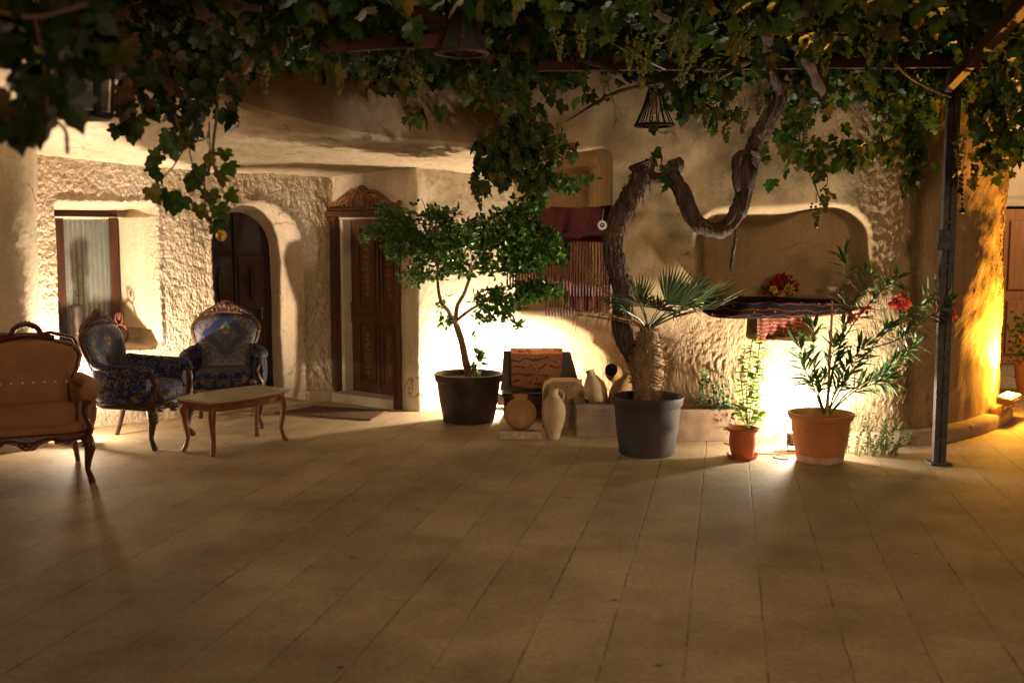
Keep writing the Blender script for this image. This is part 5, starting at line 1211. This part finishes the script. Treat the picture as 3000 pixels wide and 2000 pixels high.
rows = [top_l+(mid_l-top_l)*(k/6) for k in range(7)]+[mid_l+(low_l-mid_l)*(k/6) for k in range(1, 7)]
rows = np.array(rows); rows[..., 1] += .006*np.sin(np.arange(nx_)*.6)[None, :]; back = rows.copy(); back[:7, :, 2] -= .008; back[7:, :, 1] += .008
allr = np.concatenate([rows, back[::-1]], 0)
tag(grid_obj('kilim_runner', allr, M['runner']), 'dark red and black kilim runner draped over the niche ledge', 'kilim')
c0 = at(1740, 730, 8.35); cl_pts = []
HC = MB(); nx_ = 30; vs = []; fs = []
for j in range(13):
    for i in range(nx_+1):
        u = i/nx_; v = j/12; p_ = at(1738+(u*105), 728+v*(58-12*u), 8.66+.012*math.sin(u*30)); vs.append(p_)
for j in range(12):
    for i in range(nx_): a = j*(nx_+1)+i; fs.append((a, a+1, a+nx_+2, a+nx_+1))
HC.add(vs, fs); hc = obj('hanging_cloth', HC, M['hangcloth']); md = hc.modifiers.new('s', 'SOLIDIFY'); md.thickness = .008
tag(hc, 'red patterned cloth hanging in the low recess beneath the ledge', 'cloth')
# clay jug in niche
JG = thing('clay_jug', 'squat brown clay jug with one handle at the left of the niche', 'jug', (at(1650, 680, 8.86).x, 8.86, 1.195))
mb = MB(); mb.lathe([(.01, 0), (.055, 0), (.082, .03), (.092, .08), (.085, .12), (.074, .14), (.080, .155), (.074, .155), (.066, .135), (.01, .05)], (0, 0, 0), 28); obj('jug_body', mb, M['clay'], JG, world=False)
mb = MB(); mb.tube(smooth_pts([(.07, 0, .145), (.115, 0, .15), (.125, 0, .11), (.09, 0, .06)], 14), .011, 8); obj('handle', mb, M['clay'], JG, world=False)
# flower arrangement
c = at(1795, 655, 8.76); FB = thing('flower_bouquet', 'round bouquet of dark red flowers with yellow roses on the niche ledge', 'bouquet', (c.x, c.y, 1.20))
mb = MB(); mb.lathe([(.01, 0), (.04, 0), (.05, .04), (.055, .05), (.01, .045)], (0, 0, 0), 18); obj('vase', mb, M['clay'], FB, world=False)
for dx, dz in ((-.08, .02), (-.05, .07), (0, .09), (.05, .07), (.09, .03), (.02, .03), (-.02, -.0), (.07, -.01), (-.1, -.02)): flower_cluster('red_flower', Vector((c.x+dx, c.y+random.uniform(-.03, .02), 1.265+dz)), .035, 60, .026, M['petalred'], FB)
for dx, dz, r in ((.045, .005, .034), (-.085, .0, .018)): flower_cluster('yellow_rose', Vector((c.x+dx, c.y-.07, 1.26+dz)), r, 70, .024, M['petalyellow'], FB)
n = 60; pp = np.array([c.x, c.y, 1.27])+RNG.normal(size=(n, 3))*np.array([.06, .025, .03]); leaves_obj('foliage', [scatter_mesh(OVAL, pp, rdir(n, 0, 1), RNG.normal(size=(n, 3)), RNG.uniform(.03, .05, n))], M['shrubleaf'], FB)

# ---------------------------------------------------------------- hanging textile in the left alcove
HT = thing('camel_bag', 'maroon woven hanging with long cords and tassels in the left alcove', 'wall hanging', at(1320, 475, 9.0))
def textile():
    poly = [(1150, 560), (1185, 528), (1235, 492), (1265, 474), (1290, 476), (1330, 478), (1375, 474), (1412, 470), (1412, 556), (1385, 558), (1340, 555), (1312, 556), (1308, 598), (1290, 605), (1270, 600), (1220, 612), (1180, 614), (1160, 608)]
    Dt = 9.02; ctr = (1290, 545); mb = MB(); m = len(poly)
    for sd in (0, 1):
        base = len(mb.v); rings = 6; vs = [at(ctr[0], ctr[1], Dt+(.03 if sd else 0))]
        for r_ in range(1, rings+1):
            for k in range(m*4):
                a = poly[(k//4) % m]; b = poly[(k//4+1) % m]; f = (k % 4)/4; x = a[0]+(b[0]-a[0])*f; y = a[1]+(b[1]-a[1])*f
                x = ctr[0]+(x-ctr[0])*r_/rings; y = ctr[1]+(y-ctr[1])*r_/rings
                vs.append(at(x, y, Dt+(.03 if sd else 0)+.009*math.sin(x*.07)+.004*math.sin(x*.19+y*.05)))
        M4 = m*4; fs = [(0, 1+k, 1+(k+1) % M4) for k in range(M4)]
        for r_ in range(rings-1):
            for k in range(M4): a = 1+r_*M4; fs.append((a+k, a+M4+k, a+M4+(k+1) % M4, a+(k+1) % M4))
        mb.add(vs, fs)
    obj('cloth', mb, M['maroon'], HT)
    cd = MB(); ts = MB()
    for k in range(14):
        x = 1310+k*7.0; y0 = 554; y1 = 712+random.uniform(-4, 4); cd.tube([at(x, y0, 9.0), at(x+random.uniform(-2, 2), (y0+y1)/2, 9.0), at(x+random.uniform(-2, 2), y1, 9.0)], .0065, 5)
        ts.tube([at(x, 652+random.uniform(-4, 4), 8.995), at(x, 664, 8.995), at(x, 680, 8.995)], [.005, .010, .006], 6)
    for k in range(22):
        x = 1165+k*6.8; y1 = 636+(x-1165)*.10+random.uniform(-5, 5); cd.tube([at(x, 600, 9.0), at(x, y1, 9.0)], .0055, 5)
        ts.tube([at(x, y1-4, 8.99), at(x, y1+6, 8.99), at(x+random.uniform(-3, 3), y1+22, 8.99)], [.005, .011, .007], 6)
    for k in range(10):
        x = 1255+k*7; cd.tube([at(x, 650, 9.02), at(x, 712+random.uniform(-6, 6), 9.02)], .0055, 5); ts.tube([at(x, 706, 9.0), at(x, 716, 9.0), at(x, 726, 9.0)], [.004, .012, .005], 6)
    obj('cord', cd, M['cordred'], HT)['kind'] = 'stuff'
    obj('tassel', ts, M['tassel'], HT)['kind'] = 'stuff'
textile()
BL = MB(); nn_ = 24; vs = []; fs = []
for j in range(13):
    for i in range(nn_+1):
        u, v = i/nn_, j/12; vs.append(at(1308+u*92, 658+v*(50+10*math.sin(u*PI*.6)), 9.10+.01*math.sin(u*22)))
for j in range(12):
    for i in range(nn_): a = j*(nn_+1)+i; fs.append((a, a+1, a+nn_+2, a+nn_+1))
BL.add(vs, fs); b_ = obj('blanket', BL, M['redwood']); b_.modifiers.new('s', 'SOLIDIFY').thickness = .012
tag(b_, 'plain red-brown blanket hung behind the long cords on the alcove sill', 'blanket')
mb = MB(); mb.puff((at(1350, 620, 9.5).x, 9.55, 1.17), (.50, .45, .24), 4)
tag(obj('cushion', mb, noisy('beige cushion', (.38, .27, .15), (.46, .34, .2), 6, .9, .2, 60)), 'beige bolster cushion on the alcove sill behind the cords', 'cushion')

# ---------------------------------------------------------------- chest, jars, stones
CH = thing('wooden_chest', 'old low wooden chest with its dark lid propped open', 'chest', (.26, 9.83, 0))
mb = MB()
for z0, h in ((.07, .10), (.175, .09)): mb.box((0, -.0, z0), (.68, .36, h))
mb.box((0, 0, .225), (.72, .40, .018)); M['chestwood'] = noisy('worn brown chest wood', (.07, .035, .018), (.17, .095, .05), 5, .7, .5, 40, sc=(.8, 4, 6)); obj('body', mb, M['chestwood'], CH, world=False, smooth=False, bevel=.008)
mb = MB(); mb.prism([(-.37, 0), (.33, 0), (.37, .10), (.30, .36), (-.34, .37), (-.36, .14)], lambda a, b, d: (a, .10+d+b*.25, .236+b), 0, .03)
mb.box((0, -.10, .245), (.70, .20, .016)); M['lidblack'] = noisy('blackened lid', (.008, .006, .005), (.03, .02, .014), 9, .4, .3, 50); obj('lid', mb, M['lidblack'], CH, world=False, smooth=False, bevel=.004)
mb = MB(); mb.box((.27, -.02, .30), (.12, .03, .10)); mb.box((.36, .0, .30), (.08, .03, .12)); obj('inner_tray', mb, M['clay'], CH, world=False, smooth=False)
DR = MB(); vs = []; fs = []; nn_ = 22
for j in range(17):
    for i in range(nn_+1):
        u, v = i/nn_, j/16; x = -.045+u*(.50-.05*v)+.01*v; z = .625-v*(.36-.06*u*u*0)+.05*v*(abs(u-.5)*1.4); y = 9.93-.14*v**1.4+.012*math.sin(u*11+v*3)
        if j < 2: y += .05*(2-j)
        vs.append((x+.03, y-.02, z))
for j in range(16):
    for i in range(nn_): a = j*(nn_+1)+i; fs.append((a, a+1, a+nn_+2, a+nn_+1))
DR.add(vs, fs); dr = obj('draped_rug', DR, M['draperug']); dr.modifiers.new('s', 'SOLIDIFY').thickness = .012
tag(dr, 'brown patterned rug thrown over the open chest lid', 'rug')
SL = gnd(1195, 1008); sx_, sy_ = SL.x, 8.82
mb = MB(); mb.box((sx_, sy_, .035), (.37, .24, .07))
sl_ = obj('stone_slab', mb, M['slab'], smooth=False, bevel=.012); tag(sl_, 'rough stone slab lying under the round clay jar', 'stone slab')
JR = thing('clay_jar', 'round ochre clay jar standing on the stone slab', 'jar', (sx_-.0, sy_, .072))
mb = MB(); mb.lathe([(.01, 0), (.05, 0), (.10, .035), (.135, .09), (.14, .14), (.125, .19), (.085, .235), (.058, .25), (.058, .275), (.066, .29), (.058, .29), (.048, .27), (.048, .24), (.01, .10)], (0, 0, 0), 36); obj('jar_body', mb, M['clay'], JR, world=False)
AM = thing('amphora', 'tall pale clay amphora standing on the paving beside the slab', 'amphora', (at(1271, 1005, 8.72).x, 8.74, 0))
mb = MB(); mb.lathe([(.01, 0), (.048, 0), (.052, .01), (.075, .09), (.098, .17), (.104, .23), (.095, .29), (.065, .345), (.040, .375), (.036, .41), (.046, .43), (.038, .432), (.028, .41), (.01, .35)], (0, 0, 0), 32); obj('amphora_body', mb, M['claypale'], AM, world=False)
mb = MB(); mb.tube(smooth_pts([(.036, .0, .41), (.075, 0, .405), (.085, 0, .36), (.07, 0, .33)], 10), .009, 7); obj('handle', mb, M['claypale'], AM, world=False)
mb = MB(); c = at(1295, 900, 9.35); pts = [(-.19, 0), (.19, 0), (.19, .32), (.165, .385), (.10, .415), (-.10, .415), (-.165, .385), (-.19, .32)]
mb.prism([(c.x+a, b) for a, b in pts], lambda a, b, d: (a, 9.25+d, b), 0, .28)
for k in range(14): mb.ball((c.x+random.uniform(-.02, .11), 9.245, random.uniform(.22, .33)), (random.uniform(.02, .045), .02, random.uniform(.015, .03)), 7, 5)
tag(obj('carved_stone', mb, M['oldstone'], smooth=False, bevel=.03), 'rounded weathered stone block between the chest and the planter', 'stone block')
mb = MB(); x0, x1 = at(1322, 1000, 8.85).x, 1.30; yc = 8.98; wd = .34; h = .285
mb.box(((x0+x1)/2, yc-wd/2+.03, h/2), (x1-x0, .06, h)); mb.box(((x0+x1)/2, yc+wd/2-.03, h/2), (x1-x0, .06, h)); mb.box((x0+.03, yc, h/2), (.06, wd-.121, h-.002)); mb.box((x1-.03, yc, h/2), (.06, wd-.121, h-.002)); mb.box(((x0+x1)/2, yc, .09), (x1-x0-.122, wd-.122, .16))
mb.box(((x0+x1)/2, yc-wd/2-.006, h-.025), (x1-x0+.01, .014, .05))
M['trough'] = noisy('brown stone trough', (.13, .085, .055), (.25, .175, .115), 6, .9, .4, 40); tag(obj('stone_trough', mb, M['trough'], smooth=False, bevel=.008), 'brown stone trough holding old clay vessels left of the palm', 'trough')
def vessel(label, c, prof, tilt, mat, name='amphora', cat='amphora', n=26, inner=False):
    t = thing(name, label, cat, c); mb = MB(); mb.lathe(prof, (0, 0, 0), n, tilt); obj('vessel_body', mb, mat, t, world=False)
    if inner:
        mb = MB(); zz = prof[-1][1]; mb.lathe([(.001, zz+.002), (prof[-1][0]*1.3, zz+.002), (prof[-1][0]*1.3, zz-.01), (.001, zz-.01)], (0, 0, 0), n, tilt); obj('mouth', mb, M['hollowshade'], t, world=False)  # black disc across the mouth, painted shade of the hollow
    return t
prA = [(.01, 0), (.05, .005), (.085, .06), (.10, .13), (.09, .20), (.055, .26), (.035, .29), (.038, .33), (.03, .33)]
c = at(1378, 915, 8.97); vessel('pale clay amphora leaning left in the trough', (c.x, 8.95, .24), prA, Matrix.Rotation(R(-16), 3, 'Y') @ Matrix.Rotation(R(-8), 3, 'X'), M['claypale'])
c = at(1412, 915, 8.95); vessel('ochre clay amphora leaning right against the palm', (c.x, 8.93, .24), prA, Matrix.Rotation(R(22), 3, 'Y') @ Matrix.Rotation(R(6), 3, 'X'), M['clay'])
c = at(1402, 858, 9.1); vessel('clay jar lying on its side with a dark open mouth, topmost in the trough', (c.x+.02, 9.08, at(1400, 853, 9.1).z), [(.01, -.13), (.05, -.12), (.075, -.06), (.072, 0), (.048, .05), (.044, .07), (.042, .075)], Matrix.Rotation(R(68), 3, 'X') @ Matrix.Rotation(R(-16), 3, 'Y'), M['clay'], 'clay_jar', 'jar', 26, True)
# right planter with shrub
mb = MB(); x0, x1 = 1.305+.02, at(1694, 1000, 8.62).x; yc = 8.78; wd = .30; h = .27
mb.box(((x0+x1)/2, yc-wd/2+.03, h/2), (x1-x0, .06, h)); mb.box(((x0+x1)/2, yc+wd/2-.03, h/2), (x1-x0, .06, h)); mb.box((x0+.03, yc, h/2), (.06, wd-.121, h-.002)); mb.box((x1-.03, yc, h/2), (.06, wd-.121, h-.002))
pl_t = thing('planter', 'stone planter with a dark leafy shrub right of the palm', 'planter', ((x0+x1)/2, yc, 0)); obj('planter_box', mb, M['trough'], pl_t, smooth=False, bevel=.008)
mb = MB(); mb.box(((x0+x1)/2, yc, .18), (x1-x0-.122, wd-.122, .10)); obj('soil', mb, M['soil'], pl_t)
p = blob_pts([(1640, 900, 8.75, 45, 38, .12), (1665, 930, 8.65, 30, 45, .1), (1620, 870, 8.75, 22, 25, .08, .6), (1600, 915, 8.75, 25, 20, .1, .7), (1680, 970, 8.6, 14, 26, .06), (1650, 860, 8.75, 16, 14, .06, .5)], 3000); n = len(p)
leaves_obj('foliage', [scatter_mesh(OVAL, p, rdir(n, -.2, 1), RNG.normal(size=(n, 3))+np.array([0, -.3, .6]), RNG.uniform(.022, .05, n))], M['shrubleaf'], pl_t)
# weeds at the wall foot
WD = thing('weed_clump', 'wild green weeds growing at the wall foot right of the oleander', 'plant', (2.72, 8.1, 0))
mb = MB(); P_, T_, N2 = [], [], []
for k in range(46):
    b = Vector((random.uniform(2.50, 2.98), random.uniform(8.02, 8.20), 0)); h = random.uniform(.10, .36)*(1.25 if b.x < 2.75 else .85); ln = Vector((random.uniform(-.08, .16), random.uniform(-.12, .02), 0)); pts = [b, b+ln*.4+Vector((0, 0, h*.6)), b+ln+Vector((0, 0, h))]; mb.tube(pts, [.003, .0025, .001], 4)
    for i in range(14):
        t = (i+2)/16; pc_ = pts[0].lerp(pts[1], t*2) if t < .5 else pts[1].lerp(pts[2], t*2-1); an = random.uniform(0, 6.28); P_.append(pc_[:]); T_.append((math.cos(an), math.sin(an), .4)); N2.append((0, -.3, 1))
obj('stem', mb, M['weedleaf'], WD); leaves_obj('foliage', [scatter_mesh(OVAL, P_, T_, N2, RNG.uniform(.016, .038, len(P_)))], M['weedleaf'], WD)
# thin weed behind/left of planter (taller wispy)
# right-edge flowers
FP = thing('flower_pot', 'pot of purple and orange flowers near the far door, right edge', 'flower pot', (at(2350, 900, 11.4).x+.1, 11.4, 0))
obj('pot', pot_mb(.22, .15, .34, .04), M['terra'], FP, world=False); fx, fy = FP.location.x, 11.4
n = 420; pp = np.array([fx, fy, .62])+RNG.normal(size=(n, 3))*np.array([.14, .12, .17]); leaves_obj('foliage', [scatter_mesh(OVAL, pp, rdir(n, 0, 1), RNG.normal(size=(n, 3)), RNG.uniform(.04, .08, n))], M['weedleaf'], FP)
for dx, z, mt in ((-.12, .95, 'petalpurple'), (-.02, .88, 'petalpurple'), (-.08, .72, 'petalorange'), (.02, .74, 'petalorange'), (-.14, .64, 'petalorange'), (.1, .9, 'petalpurple')): flower_cluster('flower', Vector((fx+dx, fy-.15, z)), .06, 50, .05, M[mt], FP)

# ---------------------------------------------------------------- window sill ornaments
so = Wp(sR-.30, .20, zb+.004); OR = thing('sill_figurine', 'small red wire ring ornament with two ears on the window sill', 'ornament', so)
mb = MB(); rr = .075
def ringp(r, z0, sx=1): return [(sx*r*math.cos(2*PI*k/24)*.77, r*math.cos(2*PI*k/24)*.64, z0+r*1.25*math.sin(2*PI*k/24)) for k in range(25)]
mb.tube(ringp(rr, .115), .009, 7)
for sg in (-1, 1): mb.tube([(sg*.012, 0, .205), (sg*.035, 0, .25), (sg*.03, 0, .30), (sg*.012, 0, .32), (sg*.004, 0, .25)], .007, 6)
M['redwire'] = noisy('red brown wire', (.08, .022, .014), (.12, .04, .025), 20, .8); obj('ring', mb, M['redwire'], OR, world=False)
mb = MB(); mb.lathe([(.01, 0), (.045, 0), (.045, .01), (.012, .02), (.012, .06), (.026, .08), (.03, .11), (.016, .14), (.001, .15)], (0, 0, 0), 14); obj('figure_body', mb, M['castblack'], OR, world=False)
so = Wp(sL+.20, .12, zb+.004); o_ = thing('sill_bottle', 'dark carved wooden stand at the left end of the window sill', 'ornament', so)
mb = MB(); mb.lathe([(.01, 0), (.05, 0), (.055, .02), (.035, .05), (.045, .12), (.03, .2), (.05, .26), (.04, .34), (.055, .38), (.05, .41), (.01, .42)], (0, 0, 0), 16); obj('stand_body', mb, M['archdoor'], o_, world=False)

# ---------------------------------------------------------------- floodlights and other light
def emis(name, col, st):
    m = bpy.data.materials.new(name); m.use_nodes = True; nt = m.node_tree; nt.nodes.remove(nt.nodes['Principled BSDF']); e = nt.nodes.new('ShaderNodeEmission'); e.inputs[0].default_value = (*col, 1); e.inputs[1].default_value = st; L(nt, e.outputs[0], nt.nodes['Material Output'].inputs[0]); return m
def floodlight(label, loc, rz, tilt, col, watt, mat, size=(.22, .10, .12), spot=None, emit=20, off=.08, r=.04, spill=0):
    t = thing('floodlight', label, 'floodlight', loc, rz)
    Mt = Matrix.Rotation(tilt, 3, 'X'); mb = MB(); mb.box((0, 0, .10), size, 0, Mt, 1.15); mb.box((0, 0, .10+.0), (size[0]*.8, size[1]*1.25, size[2]*.5), 0, Mt)
    obj('housing', mb, mat, t, world=False, smooth=False, bevel=.008)
    mb = MB(); mb.tube([(-size[0]*.58, 0, .10), (-size[0]*.58, 0, .012), (size[0]*.58, 0, .012), (size[0]*.58, 0, .10)], .008, 6); obj('bracket', mb, mat, t, world=False)
    nrm = Mt @ Vector((0, 0, 1)); c = Vector((0, 0, .10))+nrm*(size[2]/2+.006)
    mb = MB(); mb.box(c, (size[0]*.95, size[1]*.95, .006), 0, Mt); obj('lens', mb, emis('lens '+label[:12], col, emit), t, world=False, smooth=False)
    ld = bpy.data.lights.new('flood_lamp', 'SPOT' if spot else 'POINT'); ld.energy = watt; ld.color = col; ld.shadow_soft_size = r
    lo = bpy.data.objects.new('flood_lamp', ld); COL.objects.link(lo); wr_ = Matrix.Rotation(rz, 3, 'Z')
    lo.location = Vector(loc)+wr_ @ (c+nrm*off)
    if spot:
        ld.spot_size = spot; ld.spot_blend = .5; dv = wr_ @ nrm; lo.rotation_euler = dv.to_track_quat('-Z', 'Y').to_euler()
    if spill:   # light scattered sideways by the reflector
        l2 = bpy.data.lights.new('flood_spill', 'POINT'); l2.energy = spill; l2.color = col; l2.shadow_soft_size = r
        o2 = bpy.data.objects.new('flood_spill', l2); COL.objects.link(o2); o2.location = lo.location
    return t
WARM = (1.0, .70, .40)
floodlight('floodlight on the paving behind the tan armchair', (-3.62, 8.52, 0), R(0), R(-25), (1.0, .78, .55), 430, M['castblack'], spot=R(150), spill=50)
floodlight('floodlight on the floor behind the wooden chest', (-.03, 10.27, 0), 0, R(-5), (1.0, .80, .55), 290, M['castblack'], off=.17)
floodlight('white floodlight hidden behind the oleander pot', (2.27, 8.20, 0), 0, R(-12), (1.0, .87, .66), 200, M['castblack'], size=(.16, .08, .1), off=.06, spot=R(174), spill=80)
floodlight('orange floodlight standing on the curved plinth at the right', (4.54, 9.52, .115), R(52), R(8), (1.0, .42, .04), 1000, M['orangecast'], spot=R(164), spill=90, size=(.34, .12, .07), emit=30, off=.20)
def area(name, loc, target, size, watt, col):
    ld = bpy.data.lights.new(name, 'AREA'); ld.energy = watt; ld.size = size; ld.color = col; o = bpy.data.objects.new(name, ld); COL.objects.link(o); o.location = loc
    o.rotation_euler = (Vector(target)-Vector(loc)).to_track_quat('-Z', 'Y').to_euler()
# added warm fill lights out of frame, no real lamps: overhead and behind the camera
area('fill_light', (0.6, 3.7, 2.72), (0.8, 8.2, .2), 1.2, 26, (1.0, .64, .33))
area('fill_light', (2.5, -7.0, 2.8), (0.6, 9.5, 1.2), 1.5, 450, (1.0, .65, .38))
area('far_fill_light', (7.5, 11.0, 3.2), (7.2, 14, 1.2), .5, 90, (1.0, .70, .42))  # added unseen fill that brightens the far house

w = bpy.data.worlds.new('World'); SC.world = w; w.use_nodes = True; nt = w.node_tree; bg = nt.nodes['Background']
sky = nt.nodes.new('ShaderNodeTexSky'); sky.sky_type = 'NISHITA'; sky.sun_disc = False; sky.sun_elevation = R(-4); sky.sun_rotation = R(200)
L(nt, sky.outputs[0], bg.inputs[0]); bg.inputs[1].default_value = .05

# ---------------------------------------------------------------- camera
cd = bpy.data.cameras.new('Camera'); cam = bpy.data.objects.new('Camera', cd); COL.objects.link(cam); SC.camera = cam
cam.location = (0, 0, CZ); cam.rotation_euler = (PI/2-PITCH, 0, 0); cd.sensor_width = 36; cd.lens = F/3000*36; cd.clip_end = 500; cd.clip_start = .05
cd.dof.use_dof = True; cd.dof.focus_distance = 8.8; cd.dof.aperture_fstop = 2.0
SC.view_settings.view_transform = 'Standard'; SC.view_settings.look = 'None'; SC.view_settings.exposure = 0; SC.view_settings.gamma = 1
SC.cycles.use_denoising = True; SC.cycles.max_bounces = 7; SC.cycles.diffuse_bounces = 4; SC.cycles.sample_clamp_indirect = 6
